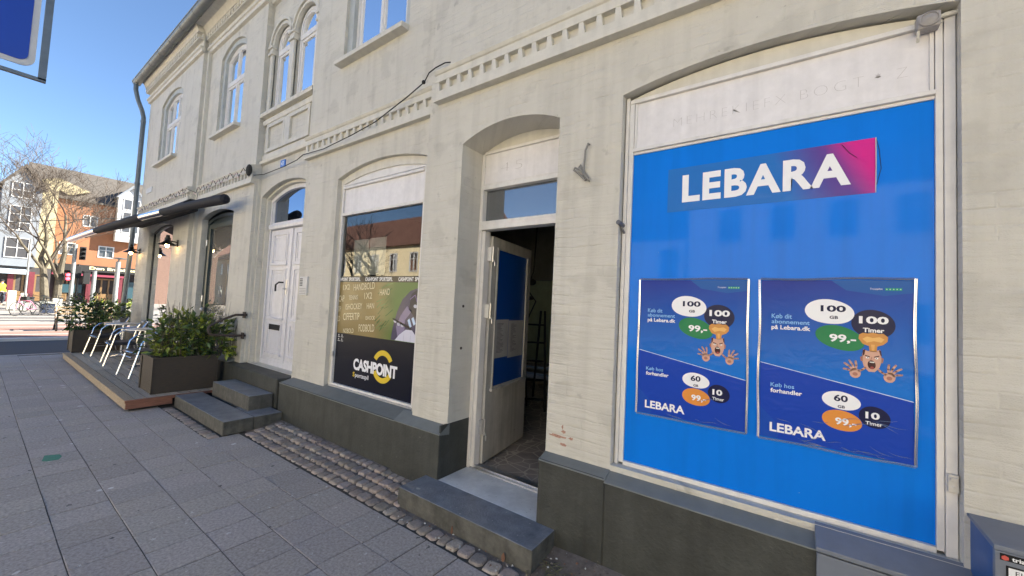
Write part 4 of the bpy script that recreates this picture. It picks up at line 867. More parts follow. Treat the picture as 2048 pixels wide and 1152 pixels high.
def tp(name, m, mb, label, cat, group=None, **k): return tag(mb.build(name, m, **k), label, cat, group)
t = thing('sensor_box', 'grey box with round dished cover at the top right of the blue window', 'junction box', (.515, 2.52, zz(1.38)))
mb = MB(); mb.box(.478, .556, 2.505, 2.56, zz(1.392), zz(1.462)); o = mb.build('box', GREYP := M('grey_plastic', (.33, .31, .30), .5, .1, 20), bevel=.006); o.parent = t; o.matrix_parent_inverse = t.matrix_basis.inverted()
mb = MB(); 
for r_, d_ in ((.036, .004), (.034, .012), (.026, .008), (.024, .014), (.006, .017)):
    pass
P = [(.0360, 0), (.0365, .010), (.030, .014), (.027, .008), (.020, .012), (.0005, .018)]; V = []; n = 24
for r_, d_ in P:
    for k in range(n): a = 2 * math.pi * k / n; V.append((.517 + r_ * math.cos(a), 2.505 - d_, zz(1.427) + r_ * .92 * math.sin(a)))
mb.idx(V, [(i * n + k, i * n + (k + 1) % n, (i + 1) * n + (k + 1) % n, (i + 1) * n + k) for i in range(5) for k in range(n)]); o = mb.build('cover', GREYP, smooth=True); o.parent = t; o.matrix_parent_inverse = t.matrix_basis.inverted()
mb = MB(); mb.tube([(.555, 2.54, zz(1.445)), (.60, 2.545, zz(1.45)), (.63, 2.55, zz(1.452))], .010, 8); mb.tube([(.484, 2.52, zz(1.392)), (.484, 2.53, zz(1.365)), (.488, 2.55, zz(1.355))], .006, 6); o = mb.build('cable_gland', TRIM); o.parent = t; o.matrix_parent_inverse = t.matrix_basis.inverted()
mb = MB(); mb.tube([(-.925, 2.56, zz(.585)), (-.925, 2.50, zz(.59)), (-.93, 2.475, zz(.595))], .016, 12); mb.tube([(-.925, 2.53, zz(.59)), (-.92, 2.53, zz(.555)), (-.915, 2.56, zz(.535))], .009, 8); tp('pipe_stub', M('grey_pipe', (.12, .12, .13), .5), mb, 'short grey cut off pipe stub on the left edge of the blue window', 'pipe')
mb = MB(); mb.box(.577, .611, 2.535, 2.556, zz(-.715), zz(-.638)); mb.tube([(.594, 2.536, zz(-.69)), (.594, 2.530, zz(-.69))], .007, 8); mb.box(.582, .606, 2.528, 2.536, zz(-.665), zz(-.648)); tp('metal_bracket', ALU, mb, 'small worn metal bracket low on the right frame of the blue window', 'bracket', bevel=.002)
mb = MB(); mb.box(-4.60, -4.57, 2.655, 2.672, zz(-.72), zz(-.66)); tp('metal_bracket', ALU, mb, 'small metal bracket low on the left frame of the black betting window', 'bracket', bevel=.002)
mb = MB(); mb.tube([(-1.171, 2.50, zz(1.18)), (-1.168, 2.475, zz(1.178)), (-1.185, 2.47, zz(1.13)), (-1.195, 2.48, zz(1.04)), (-1.20, 2.48, zz(.98)), (-1.17, 2.475, zz(.93)), (-1.148, 2.48, zz(.905)), (-1.16, 2.485, zz(.93)), (-1.21, 2.48, zz(.99)), (-1.265, 2.475, zz(1.02)), (-1.275, 2.48, zz(1.005)), (-1.235, 2.48, zz(.975)), (-1.18, 2.475, zz(.915)), (-1.155, 2.48, zz(.92)), (-1.19, 2.485, zz(.975)), (-1.225, 2.48, zz(1.035)), (-1.235, 2.478, zz(1.02)), (-1.19, 2.48, zz(.95))], .0072, 8)
tp('cable_coil', M('grey_cable', (.22, .21, .19), .5), mb, 'loose grey cable end coiled on the wall between shop door and blue window', 'cable', smooth=True)
mb = MB()
for x, z, r_ in ((-2.41, -.02, .013), (-2.41, -.40, .013)): mb.tube([(x + .004, 2.62, zz(z)), (x - .01, 2.62, zz(z))], r_, 10)
o = mb.build('wall_plug', IRON, B)
cp = [(-7.2, 2.60, zz(1.95)), (-6.92, 2.64, zz(1.93)), (-6.3, 2.66, zz(1.955)), (-5.75, 2.60, zz(1.94)), (-5.47, 2.55, zz(1.945)), (-4.9, 2.53, zz(1.905)), (-4.26, 2.52, zz(1.94)), (-3.8, 2.52, zz(1.99)), (-3.25, 2.51, zz(2.12)), (-2.99, 2.50, zz(2.19)), (-2.96, 2.49, zz(2.20)), (-2.90, 2.48, zz(2.25)), (-2.80, 2.47, zz(2.262)), (-2.66, 2.46, zz(2.26)), (-2.60, 2.47, zz(2.25))]
mb = MB(); mb.tube(cp, .0058, 8); mb.ball((-2.99, 2.495, zz(2.19)), .02); tp('cable', BLACKM, mb, 'black cable sagging across the facade below the upper windows', 'cable', smooth=True)
mb = MB(); mb.box(-5.40, -5.20, 2.595, 2.62, zz(.015), zz(.262)); o = mb.build('intercom', WHITE, bevel=.004); tag(o, 'white intercom panel with name rows right of the double door', 'intercom'); mb = MB()
for k in range(5): mb.box(-5.385, -5.315, 2.592, 2.595, zz(.225 - k * .022), zz(.238 - k * .022))
for k in range(4): mb.box(-5.385, -5.215, 2.593, 2.595, zz(.10 - k * .022), zz(.104 - k * .022))
p_ = mb.build('name_rows', M('dark_ink', (.10, .10, .11))); p_.parent = o
mb = MB(); mb.box(-6.50, -6.36, 2.70, 2.72, zz(1.99), zz(2.10)); o = mb.build('house_number_plate', M('enamel_blue', (.05, .16, .55), .3, coat=.5)); tag(o, 'small blue house number plate above the double door', 'sign'); g = Art(2.6985); g.text('43', -6.47, -6.39, zz(2.01), zz(2.08), (.8, .8, .85), .02); p_ = g.build('number', FLAT); p_.parent = o
mb = MB(); mb.box(-13.50, -12.97, 2.485, 2.50, zz(2.42), zz(2.55)); o = mb.build('street_name_sign', WHITE); tag(o, 'white street name sign high on the building corner', 'sign')
t = thing('handrail', 'bent rusty iron handrail beside the steps to the double door', 'handrail', (-7.18, 2.62, zz(-.35)))
mb = MB(); mb.tube([(-7.18, 2.66, 1.30), (-7.18, 2.50, 1.30), (-7.18, 2.35, 1.235), (-7.18, 2.19, 1.14), (-7.18, 2.155, 1.10), (-7.18, 2.16, 1.03), (-7.18, 2.20, .99), (-7.18, 2.4, .975), (-7.18, 2.66, .965)], .019, 10); part(mb, 'rail', IRON, t, smooth=True)
for z in (1.30, .965): mb = MB(); mb.box(-7.22, -7.14, 2.61, 2.63, z - .05, z + .05); part(mb, 'wall_plate', IRON, t)

# grey cabinet under the window and the blue one at the corner of the frame
t = thing('metal_cabinet', 'grey sheet metal cabinet with sloping lid under the blue window', 'cabinet', (.4, 2.4, 0))
mb = MB(); mb.box(.122, .93, 2.392, 2.47, .0, zz(-1.085)); part(mb, 'body', GREYCAB, t, bevel=.004)
mb = MB(); mb.prof([(2.385, zz(-1.076)), (2.385, zz(-1.056)), (2.52, zz(-.992)), (2.52, zz(-1.03)), (2.47, zz(-1.083))], .119, .935); part(mb, 'lid', GREYCAB, t, bevel=.003)
t = thing('meter_cabinet', 'blue sided cabinet with grey sloping top and a notice at the right edge', 'cabinet', (.8, 2.3, 0))
mb = MB(); mb.prof([(2.26, .6), (2.26, zz(-.79)), (2.50, zz(-.787)), (2.50, .6)], .632, 1.3); part(mb, 'body', BLUECAB, t)
mb = MB(); mb.prof([(2.235, zz(-.800)), (2.235, zz(-.781)), (2.50, zz(-.772)), (2.50, zz(-.786))], .622, 1.31); mb.box(.625, 1.31, 2.236, 2.259, .6, zz(-.801)); part(mb, 'cover', GREYCAB, t, bevel=.003)
g = Art(2.2345); g.rect(.636, .93, zz(-.83), zz(-.806), (.01, .01, .012)); g.rect(.65, .93, zz(-.925), zz(-.845), (.01, .01, .012)); g.layer(); g.text('trianel', .664, .72, zz(-.826), zz(-.811), (.8, .8, .8), .03); g.poly([(.640, zz(-.816)), (.648, zz(-.811)), (.657, zz(-.816)), (.657, zz(-.825)), (.648, zz(-.829)), (.640, zz(-.825))], (.55, .1, .08)); g.rect(.656, .92, zz(-.882), zz(-.851), (.8, .8, .8)); g.rect(.656, .92, zz(-.92), zz(-.886), (.75, .6, .02)); g.layer(); g.text('EL', .672, .695, zz(-.873), zz(-.858), (.02, .02, .02), .0)
o = g.build('notice', FLAT); o.parent = t; o.matrix_parent_inverse = t.matrix_basis.inverted()

# peeled paint showing the brick right of the shop door
mb = MB(); mb.usecol = False
for cx, cz, rx, rz in ((-1.33, -.905, .075, .012), (-1.28, -.955, .035, .013), (-1.28, -.865, .02, .016), (-1.22, -.90, .02, .012), (-1.29, -.835, .008, .018)):
    n = 15; P = []
    for k in range(n): a = 2 * math.pi * k / n; r_ = random.uniform(.55, 1.2); P.append((cx + rx * r_ * math.cos(a), zz(cz + rz * r_ * math.sin(a))))
    fill(mb, P, 2.4985)
mb.build('bare_brick', M('bare_brick', (.40, .23, .17), .9, .35, 60, .6, 60), B)

# ---- papers on the open door
for k, (a, b, c, d, lab) in enumerate(((.13, .425, -.52, -.14, 'printed notice taped to the open door, nearer the hinges'), (.435, .79, -.54, -.15, 'printed notice taped to the open door, nearer the handle edge'))):
    mb = MB(); mb.box(a, b, .006, .0075, zz(c), zz(d)); o = mb.build('paper_notice', M('paper', (.36, .36, .38), .7), loc=(-2.315, 2.89, 0), rotz=LR); tag(o, lab, 'notice', 'paper notices on the open door')
    g = Art(.0055); rn = random.Random(k)
    for q in range(24):
        z = d - .04 - q * .0125
        if z < c + .03: break
        g.rect(a + .05, a + .05 + rn.uniform(.05, .15), zz(z), zz(z + .004), (.08, .08, .09))
    p_ = g.build('text_lines', FLAT); p_.parent = o
t = thing('step_ladder', 'dark step ladder with a cable hanging over it inside the shop', 'ladder', (-3.3, 5.1, zz(-1.5)))
mb = MB()
for a, b in (((-3.15, 4.75), (-3.33, 5.10)), ((-2.85, 4.95), (-3.1, 5.25)), ((-3.75, 5.4), (-3.42, 5.14)), ((-3.5, 5.65), (-3.2, 5.3))):
    mb.tube([(a[0], a[1], zz(-1.5)), (b[0], b[1], zz(-.05))], .018, 6)
part(mb, 'leg', BLACKM, t); mb = MB()
for k in range(5):
    mb = MB(); f = (k + .6) / 5.4; mb.tube([(-3.15 - .18 * f, 4.75 + .35 * f, zz(-1.5 + 1.45 * f)), (-2.85 - .25 * f, 4.95 + .30 * f, zz(-1.5 + 1.45 * f))], .016, 6); part(mb, 'rung', BLACKM, t)
mb = MB(); mb.tube([(-3.45, 5.5, zz(1.9)), (-3.5, 5.5, zz(.6)), (-3.55, 5.4, zz(.3)), (-3.4, 5.45, zz(.1)), (-3.5, 5.3, zz(-.3)), (-3.45, 5.3, zz(-.9)), (-3.2, 5.0, zz(-1.49))], .012, 6); mb.ball((-3.5, 5.45, zz(.42)), .07, sq=(1.2, 1, .8)); mb.ball((-3.5, 5.4, zz(.15)), .06, sq=(1.6, 1, .6)); tp('hanging_cable', BLACKM, mb, 'black cables hanging from the ceiling inside the shop', 'cable')
for k, (x, y, z, ln) in enumerate(((-4.3, 6.6, -1.42, 1.1), (-4.35, 6.75, -1.25, 1.2), (-4.2, 6.5, -1.08, .9))):
    mb = MB(); mb.box(x - ln / 2, x + ln / 2, y - .12, y + .12, zz(z - .05), zz(z), rot=.1 * k); tp('board', M('raw_board', (.25, .2, .14)), mb, ('lowest', 'middle', 'topmost')[k] + ' board of the pile inside the shop', 'board', 'boards piled inside the shop')

# ---- awning, wall lamps, light garland
t = thing('awning', 'black rolled awning with polished aluminium front bar over the terrace', 'awning', (-10, 2.5, 3.2))
A0, A1 = Vector((-7.45, 2.33, 3.17)), Vector((-13.9, 1.32, 2.71))
def ap(f): return A0 + (A1 - A0) * f + Vector((0, 0, .30 * f * (1 - f)))
mb = MB(); mb.tube([ap(.0), ap(.006), ap(.03), ap(.16), ap(.32)], [.04, .08, .085, .075, .065], 14); part(mb, 'fabric_roll', FABRIC, t, smooth=True); mb = MB(); mb.tube([ap(.43), ap(.47), ap(.76), ap(.79)], [.05, .08, .07, .05], 14); part(mb, 'fabric_roll', FABRIC, t, smooth=True)
mb = MB(); mb.tube([ap(.30), ap(.38), ap(.455)], .064, 14); part(mb, 'front_bar', CHROME, t, smooth=True); mb = MB(); mb.tube([ap(.77), ap(.9), ap(1.0)], .062, 14); part(mb, 'front_bar', CHROME, t, smooth=True)
mb = MB(); mb.prof([(2.30, 3.20), (2.26, 3.32), (2.36, 3.42), (2.50, 3.42), (2.50, 3.20)], -13.6, -9.4); part(mb, 'cassette', BLACKM, t, bevel=.01)
mb = MB()
for x, f in ((-9.6, .33), (-13.2, .88)):
    p = ap(f); mb.tube([(x, 2.42, 3.24), ((x + p.x) / 2 + .5, (2.42 + p.y) / 2, 3.12), tuple(p - Vector((0, -.03, .05)))], .022, 8)
part(mb, 'folding_arm', BLACK, t)
mb = MB(); L0 = [(-9.6, 2.40, 3.22), (-9.6, 1.95, 3.02), (-13.4, 1.42, 2.78), (-13.4, 2.40, 3.22)]; mb.idx(L0 + [(a, b, c + .012) for a, b, c in L0], [(0, 1, 2, 3), (4, 7, 6, 5), (0, 4, 5, 1), (1, 5, 6, 2), (2, 6, 7, 3), (3, 7, 4, 0)]); part(mb, 'awning_cloth', FABRIC, t)
def wall_lamp(x, y, z, label):
    t = thing('wall_lamp', label, 'lamp', (x, y, z), 0, 'barn lamps on the terrace wall')
    mb = MB(); mb.box(-.03, .03, -.02, 0, -.07, .07); mb.tube([(0, 0, .02), (0, -.10, .03), (0, -.15, .03)], .012, 8); o = mb.build('bracket', BLACK); o.parent = t
    mb = MB(); mb.lathe([(.0, .15), (.03, .15), (.035, .10), (.05, .09), (.05, .03), (.075, .0), (.145, -.05), (.148, -.058), (.07, -.01), (.03, .02)], (0, -.17, 0)); o = mb.build('shade', BLACK, smooth=True); o.parent = t
    mb = MB(); mb.ball((0, -.17, -.06), .035, sq=(1, 1, 1.5)); o = mb.build('bulb', BULB, smooth=True); o.parent = t
wall_lamp(-10.5, 2.50, 2.63, 'lit black barn lamp on the pier right of the arched terrace window'); wall_lamp(-13.6, 2.50, 2.60, 'lit black barn lamp at the far corner of the building by the downpipe')
mb = MB(); P = []; rn = random.Random(4)
for i in range(80): f = i / 79; P.append((-7.12 - 6.5 * f, 2.53 - (.12 if -7.12 - 6.5 * f < -9.9 else 0), zz(2.04 + .05 * math.sin(i * 1.9) + .02 * math.sin(i * .7) - .04 * f)))
mb.mi = 0; mb.tube(P, .005, 5); mb.mi = 1
for p in P: mb.ball((p[0], p[1] - .01, p[2] - .02), rn.uniform(.009, .016), 6, 4)
mb.mi = 2; mb.ball((-7.12, 2.50, zz(1.99)), .07, 8, 6, (1, .6, 1.4))
tag(mb.build('light_garland', [BLACKM, M('frosted_bulb', (.75, .62, .62), .3), BLACKM]), 'garland of small unlit bulbs draped along the stone band above the terrace', 'string lights')

# ================================================================== THE TERRACE
t = thing('terrace_deck', 'low wooden terrace deck with pale edge beam on the pavement', 'deck', (-10, 1.8, 0))
mb = MB(); mb.usecol = True; y = 1.40; joints = [-14, -11.3, -9.9, -8.6]
while y < 2.40:
    js = [-12.95, random.choice([-11.4, -10.9, -10.1]), -7.16]
    for a, b in zip(js, js[1:]): k = random.uniform(.8, 1.15); mb.col = (k, k * random.uniform(.97, 1), k * random.uniform(.93, 1)); mb.box(a + .003, b - .003, y + .007, y + .115, .122, .150)
    y += .122
part(mb, 'deck_boards', WOOD, t)
mb = MB(); mb.box(-12.98, -7.14, 1.295, 1.40, .118, .152); mb.box(-12.98, -7.14, 1.305, 1.34, .03, .117); part(mb, 'edge_beam', WOODEDGE, t, bevel=.004)
mb = MB(); mb.box(-7.155, -7.125, 1.31, 1.79, .035, .116); mb.box(-7.16, -7.118, 1.30, 2.40, .117, .151); part(mb, 'end_board', M('red_wood', (.22, .095, .06), .7, .4, 7, .4, 50, stretch=(9, 1, 14)), t, bevel=.003)
mb = MB(); mb.box(-12.9, -7.2, 1.36, 2.4, .0, .06); part(mb, 'joist', BLACKM, t)
def leafy(mb, n, ctr, rad, size, seed, dens=.55, light=.25, floor=None):
    rn = random.Random(seed); mb.usecol = True
    for i in range(n):
        while True:
            p = Vector((rn.uniform(-1, 1), rn.uniform(-1, 1), rn.uniform(-1, 1))); l = p.length
            if dens * rn.random() < l <= 1.0 + .12 * rn.random(): break
        bump = 1 + .22 * math.sin(p.x * 5 + seed) * math.cos(p.y * 6 + seed * 2) + .12 * math.sin(p.z * 9 + p.x * 7)
        c = Vector((ctr[0] + p.x * rad[0] * bump, ctr[1] + p.y * rad[1] * bump, ctr[2] + p.z * rad[2] * bump))
        if floor is not None and c.z < floor: c.z = floor + rn.uniform(0, .08)
        d = (Vector((p.x, p.y, p.z * .6 + .2)).normalized() + Vector((rn.uniform(-.9, .9), rn.uniform(-.9, .9), rn.uniform(-.9, .5)))).normalized()
        s = d.cross(Vector((rn.uniform(-1, 1), rn.uniform(-1, 1), 1))).normalized(); u = s.cross(d); L = size * rn.uniform(.6, 1.3); W = L * .26; k = rn.uniform(.45, 1.0)
        mb.col = (k * 2.6, k * 2.3, k * .9) if rn.random() < light else (k * .8, k, k * .85)  # brighter yellow leaves: sunlight put into the leaf colour
        a, b, m_, e1, e2 = c, c + d * L, c + d * L * .5 - u * W * .4, c + d * L * .45 + s * W + u * W * .2, c + d * L * .45 - s * W + u * W * .2
        mb.idx([a, e1, b, m_, e2], [(0, 1, 3), (1, 2, 3), (0, 3, 4), (3, 2, 4)])
def twigs(mb, n, base, spread, hgt, seed, r=.004):
    rn = random.Random(seed)
    for i in range(n):
        x, y = base[0] + rn.uniform(-1, 1) * spread[0], base[1] + rn.uniform(-1, 1) * spread[1]; h = hgt * rn.uniform(.6, 1.1); dx, dy = rn.uniform(-.15, .15), rn.uniform(-.15, .15)
        mb.tube([(x, y, base[2]), (x + dx * .4, y + dy * .4, base[2] + h * .5), (x + dx, y + dy, base[2] + h)], [r * 1.4, r, r * .4], 5)
def planter_box(x0, x1, y0, y1, z0, z1, label, plabel, seeds, rad, n, light):
    t = thing('planter_box', label, 'planter', ((x0 + x1) / 2, (y0 + y1) / 2, z0), 0, 'planters on the terrace')
    for (a, b, c, d) in ((x1 - .03, x1, y0, y1), (x0, x0 + .03, y0, y1), (x0 + .031, x1 - .031, y0, y0 + .03), (x0 + .031, x1 - .031, y1 - .03, y1)):
        mb = MB(); mb.box(a, b, c, d, z0, z1 - .03); part(mb, 'side_board', PLANTER, t, bevel=.003)
    mb = MB(); o_ = [(x0 - .012, y0 - .012), (x1 + .012, y0 - .012), (x1 + .012, y1 + .012), (x0 - .012, y1 + .012)]; q = inset(o_, .05)
    for i in range(4):
        j = (i + 1) % 4; P = [o_[i], o_[j], q[j], q[i]]; mb.idx([(u, v, z1 - .03) for u, v in P] + [(u, v, z1 - .005) for u, v in P], [(0, 1, 2, 3), (4, 5, 6, 7), (0, 1, 5, 4), (3, 2, 6, 7), (1, 2, 6, 5), (0, 3, 7, 4)])
    for cx in (x0, x1 - .0): mb.box(cx - .012 if cx == x0 else cx - .04, cx + .04 if cx == x0 else cx + .012, y0 - .013, y0 - .001, z0 + .002, z1 - .031)
    part(mb, 'rim', PLANTER, t, bevel=.002)
    mb = MB(); mb.box(x0 + .03, x1 - .03, y0 + .03, y1 - .03, z0 + .1, z1 - .05); part(mb, 'soil', SOIL, t)
    p = thing('shrub', plabel, 'shrub', ((x0 + x1) / 2, (y0 + y1) / 2, z1 - .05), 0, 'evergreen shrubs in the planters')
    mb = MB()
    for sd, c in seeds: leafy(mb, n, c, rad, .11, sd, .45, light, z1)
    part(mb, 'foliage', LEAF, p); mb = MB()
    for sd, c in seeds: twigs(mb, 22, (c[0], c[1], z1 - .06), (rad[0] * .8, rad[1] * .8), rad[2] * 2.5, sd, .0035)
    part(mb, 'stem', TWIG, p)
planter_box(-7.98, -7.34, 1.60, 2.36, .152, .672, 'dark wooden planter box at the near end of the terrace beside the steps', 'bushy evergreen shrub with leaves coloured sunlit yellow in the near planter',
    [(1, (-7.62, 1.86, .87)), (2, (-7.66, 2.14, .96)), (3, (-7.6, 2.40, .84)), (9, (-7.9, 2.0, .98))], (.33, .28, .33), 340, .5)
planter_box(-13.5, -12.86, 1.42, 2.20, .152, .66, 'dark wooden planter box at the far end of the terrace', 'dark evergreen shrub in the far planter at the road end', [(4, (-13.2, 1.6, .95)), (5, (-13.2, 1.95, .9))], (.36, .32, .42), 480, .1)
def chair(loc, rz, label):
    t = thing('bistro_chair', label, 'chair', loc, rz, 'aluminium bistro chairs on the terrace')
    for s in (-1, 1):
        x = s * .27; mb = MB(); P = [(x, -.26, 0), (x * .98, -.19, .30), (x * .97, -.13, .58), (x, -.06, .655), (x, .06, .68), (x, .20, .69), (x * .96, .26, .74), (x * .85, .29, .80)]
        mb.tube(P, .0135, 8); mb.tube([(x * .95, .27, 0), (x * .92, .20, .30), (x * .90, .17, .44), (x * .9, .22, .68), (x * .85, .29, .80)], .0125, 8); mb.tube([(x * .985, -.21, .22), (x * .94, .22, .22)], .009, 6)
        o = mb.build('side_frame', CHROME, smooth=True); o.parent = t
    mb = MB(); mb.box(-.245, .245, -.22, .20, .375, .44); o = mb.build('seat', WEAVE, bevel=.012); o.parent = t
    mb = MB(); mb.tube([(-.26, -.19, .40), (-.20, -.235, .42), (.20, -.235, .42), (.26, -.19, .40)], .011, 8); mb.tube([(-.245, .2, .22), (.245, .2, .22)], .009, 6); mb.tube([(-.23, .29, .80), (-.12, .32, .82), (.12, .32, .82), (.23, .29, .80)], .0125, 8); o = mb.build('cross_bar', CHROME, smooth=True); o.parent = t
    mb = MB(); n = 8; V = []
    for k in range(n + 1):
        a = -1 + 2 * k / n; yy_ = .21 + .07 * (1 - a * a); V += [(a * .235, yy_, .52), (a * .225, yy_ + .05, .79), (a * .235, yy_ + .02, .52), (a * .225, yy_ + .07, .79)]
    mb.idx(V, [f for k in range(n) for f in ((4 * k, 4 * k + 4, 4 * k + 5, 4 * k + 1), (4 * k + 2, 4 * k + 3, 4 * k + 7, 4 * k + 6), (4 * k + 1, 4 * k + 5, 4 * k + 7, 4 * k + 3), (4 * k, 4 * k + 2, 4 * k + 6, 4 * k + 4))]); o = mb.build('backrest', WEAVE); o.parent = t
    return t
c0 = chair((-9.12, 1.86, .152), R(6), 'aluminium bistro chair nearest the big planter')
for (x, y, a, lab) in ((-10.75, 1.85, -4, 'aluminium bistro chair between the two round tables'), (-12.35, 1.84, 5, 'aluminium bistro chair in front of the far planter')):
    c = copy_tree(c0); c.location = (x, y, .152); c.rotation_euler.z = R(a); c['label'] = lab
def table(loc, label):
    t = thing('bistro_table', label, 'table', loc, 0, 'round bistro tables on the terrace')
    mb = MB(); mb.lathe([(0, .712), (.29, .712), (.30, .716), (.30, .730), (.295, .734), (0, .736)], (0, 0, 0), 32); o = mb.build('tabletop', ALU, smooth=True); o.parent = t
    mb = MB(); mb.tube([(0, 0, .05), (0, 0, .712)], .026, 12); o = mb.build('post', CHROME, smooth=True); o.parent = t
    for k in range(4):
        a = k * math.pi / 2 + .5; mb = MB(); mb.tube([(.02 * math.cos(a), .02 * math.sin(a), .07), (.25 * math.cos(a), .25 * math.sin(a), .015)], [.02, .012], 8); o = mb.build('leg', CHROME, smooth=True); o.parent = t
    return t
t0 = table((-11.55, 1.98, .152), 'round aluminium bistro table in front of the arched window, farther of two'); c = copy_tree(t0); c.location = (-9.95, 2.02, .152); c['label'] = 'round aluminium bistro table beside the nearest chair, closer of two'
mb = MB(); mb.box(-11.73, -11.63, 1.83, 1.93, .89, .935); tp('menu_holder', WHITE, mb, 'small white box standing on the farther round table', 'box', bevel=.006)

# ================================================================== STREET FURNITURE AND THE SQUARE
t = thing('parking_sign', 'blue square road sign with white border in a grey frame at the top left', 'sign', (-5.5, -.35, 0))
mb = MB(); x = -5.5; mb.box(x - .02, x + .02, .234, .282, zz(1.822), zz(3.16)); mb.box(x - .02, x + .02, -.89, .282, zz(1.808), zz(1.836)); mb.box(x - .02, x + .02, -.89, -.85, zz(1.837), zz(3.16)); mb.box(x - .02, x + .02, -.89, .282, zz(3.161), zz(3.2)); part(mb, 'frame', ZINC, t)
def rrect(y0, y1, z0, z1, r, n=6):
    P = []
    for cy, cz, a0 in ((y1 - r, z0 + r, -90), (y1 - r, z1 - r, 0), (y0 + r, z1 - r, 90), (y0 + r, z0 + r, 180)):
        for k in range(n + 1): a = R(a0 + 90 * k / n); P.append((cy + r * math.cos(a), cz + r * math.sin(a)))
    return P
def plate(name, P, x0, x1, m, par):
    mb = MB(); n = len(P); mb.idx([(x0, a, b) for a, b in P] + [(x1, a, b) for a, b in P], [tuple(range(n)), tuple(range(n, 2 * n))] + [(i, (i + 1) % n, n + (i + 1) % n, n + i) for i in range(n)]); return part(mb, name, m, par)
plate('border', rrect(-.825, .210, zz(1.904), zz(2.94), .083), x - .01, x + .005, WHITE, t); plate('panel', rrect(-.785, .170, zz(1.945), zz(2.90), .062), x + .002, x + .009, M('sign_blue', (.0, .035, .36), .35, .03, 2, coat=.4), t)
mb = MB(); mb.tube([(x - .03, -.7, 0), (x - .03, -.7, zz(3.25))], .035, 12); part(mb, 'pole', ZINC, t)


# ---- bare trees
def bare_tree(name, label, loc, stems, seed, depth=6, group=None, r0=.16, spread=.62, rz=0, bark=None, twig=None):
    rn = random.Random(seed); t = thing(name, label, 'tree', loc, rz, group); trunk, crown = MB(), MB()
    def grow(p, d, l, r, lev):
        pts = [p]; rr = [r]; n = 4 if lev < 3 else 3; q = p
        for k in range(n):
            d = (d + Vector((rn.uniform(-1, 1), rn.uniform(-1, 1), rn.uniform(-.4, .7))) * (.13 if lev < 2 else .2)).normalized(); q = q + d * (l / n); pts.append(q); rr.append(r * (1 - .42 * (k + 1) / n))
        (trunk if lev < 2 else crown).tube(pts, [max(q_, .007) for q_ in rr], 8 if lev < 2 else (5 if lev < 4 else 3), cap=False)
        if lev >= depth: return
        nb = 3 if lev < depth - 2 else 4
        for b in range(nb):
            f = 1 if b == 0 else rn.uniform(.35, 1); idx = min(len(pts) - 1, max(1, round(f * (len(pts) - 1)))); base = pts[idx]
            a = rn.uniform(0, 6.28); side = Vector((math.cos(a), math.sin(a), rn.uniform(-.1, .35))); sp = spread * (.45 if b == 0 else 1.0)
            nd = (d + side * sp * rn.uniform(.7, 1.3)).normalized(); nd.z = max(nd.z, -.05) ; nd.normalize()
            grow(base, nd, l * rn.uniform(.62, .86), rr[idx] * (.8 if b == 0 else .55), lev + 1)
    for (x, y, dx, dy, l, r) in stems: grow(Vector((x, y, 0)), Vector((dx, dy, 1)).normalized(), l, r, 0)
    o = trunk.build('trunk', bark or BARK, smooth=True, merge=False); o.parent = t; o = crown.build('crown', twig or TWIG, smooth=True, merge=False); o.parent = t
    return t
bare_tree('bare_tree', 'bare forked street tree on the square in front of the orange building', (-38, 3.0, 0), [(0, -.12, .02, -.12, 3.3, .22), (0, .22, -.02, .12, 3.7, .21)], 11, 6, spread=.85)

# ---- the orange corner building across the square (local x = world y, local -y = towards us)
F = thing('pub_building', 'orange and grey rendered building with tiled roof and a pub on the ground floor', 'building', (-55, 0, 0), R(90))
def fp(mb, name, m, **k): o = mb.build(name, m, **k); o.parent = F; return o
mb = MB(); wall(mb, 4.15, 26, 3.6, 9.9, 0, [(4.6, 5.6, 4.45, 5.6, 0, .15), (7.1, 8.2, 4.45, 5.6, 0, .15), (11, 12.1, 4.45, 5.6, 0, .15), (5.9, 6.9, 7.3, 8.4, 0, .15), (11, 12.1, 7.3, 8.4, 0, .15)]); mb.box(4.15, 26, .16, 8, 3.6, 9.9); fp(mb, 'wall', OCHRE)
mb = MB(); mb.prof([(-.35, 9.75), (5.2, 13.4), (10, 9.8), (10, 9.6), (-.35, 9.6)], 2.6, 26.5); fp(mb, 'roof', ROOFG)
mb = MB(); mb.box(1.1, 3.2, -2.0, 6, 3.0, 9.9); fp(mb, 'wall', GREYR); mb = MB(); mb.prism([(1.1, 9.9), (3.2, 9.9), (2.2, 11.4)], -2.0, 3); fp(mb, 'gable', GREYR)
mb = MB(); mb.prism([(.9, 9.75), (1.05, 9.7), (2.2, 11.45), (3.3, 9.7), (3.5, 9.75), (2.2, 11.75)], -2.3, 4); fp(mb, 'roof', ROOFG)
mb = MB(); mb.box(3.2, 4.14, -1.6, 6, 3.0, 10.4); fp(mb, 'wall', CREAMR); mb = MB(); mb.prism([(3.2, 10.4), (4.14, 10.4), (4.9, 10.0), (6.2, 10.6), (4.2, 11.4), (3.2, 11.0)], -.3, 3); fp(mb, 'gable', CREAMR)
for xa, xb, za, zb, c, r_ in ((1.55, 2.75, 8.8, 10.1, 2, 2), (1.55, 2.75, 6.0, 8.1, 2, 3), (1.5, 2.8, 3.7, 5.4, 2, 2)):
    mb = MB(); o_ = [(xa, za), (xb, za), (xb, zb), (xa, zb)]; ring(mb, o_, inset(o_, .06), -2.06, -1.99)
    for k in range(1, c): x = xa + (xb - xa) * k / c; mb.box(x - .025, x + .025, -2.05, -2.0, za, zb)
    for k in range(1, r_): z = za + (zb - za) * k / r_; mb.box(xa, xb, -2.048, -2.0, z - .025, z + .025)
    w_ = fp(mb, 'window', WHITE); mb = MB(); fill(mb, o_, -2.02); o = mb.build('pane', GLASSY); o.parent = w_
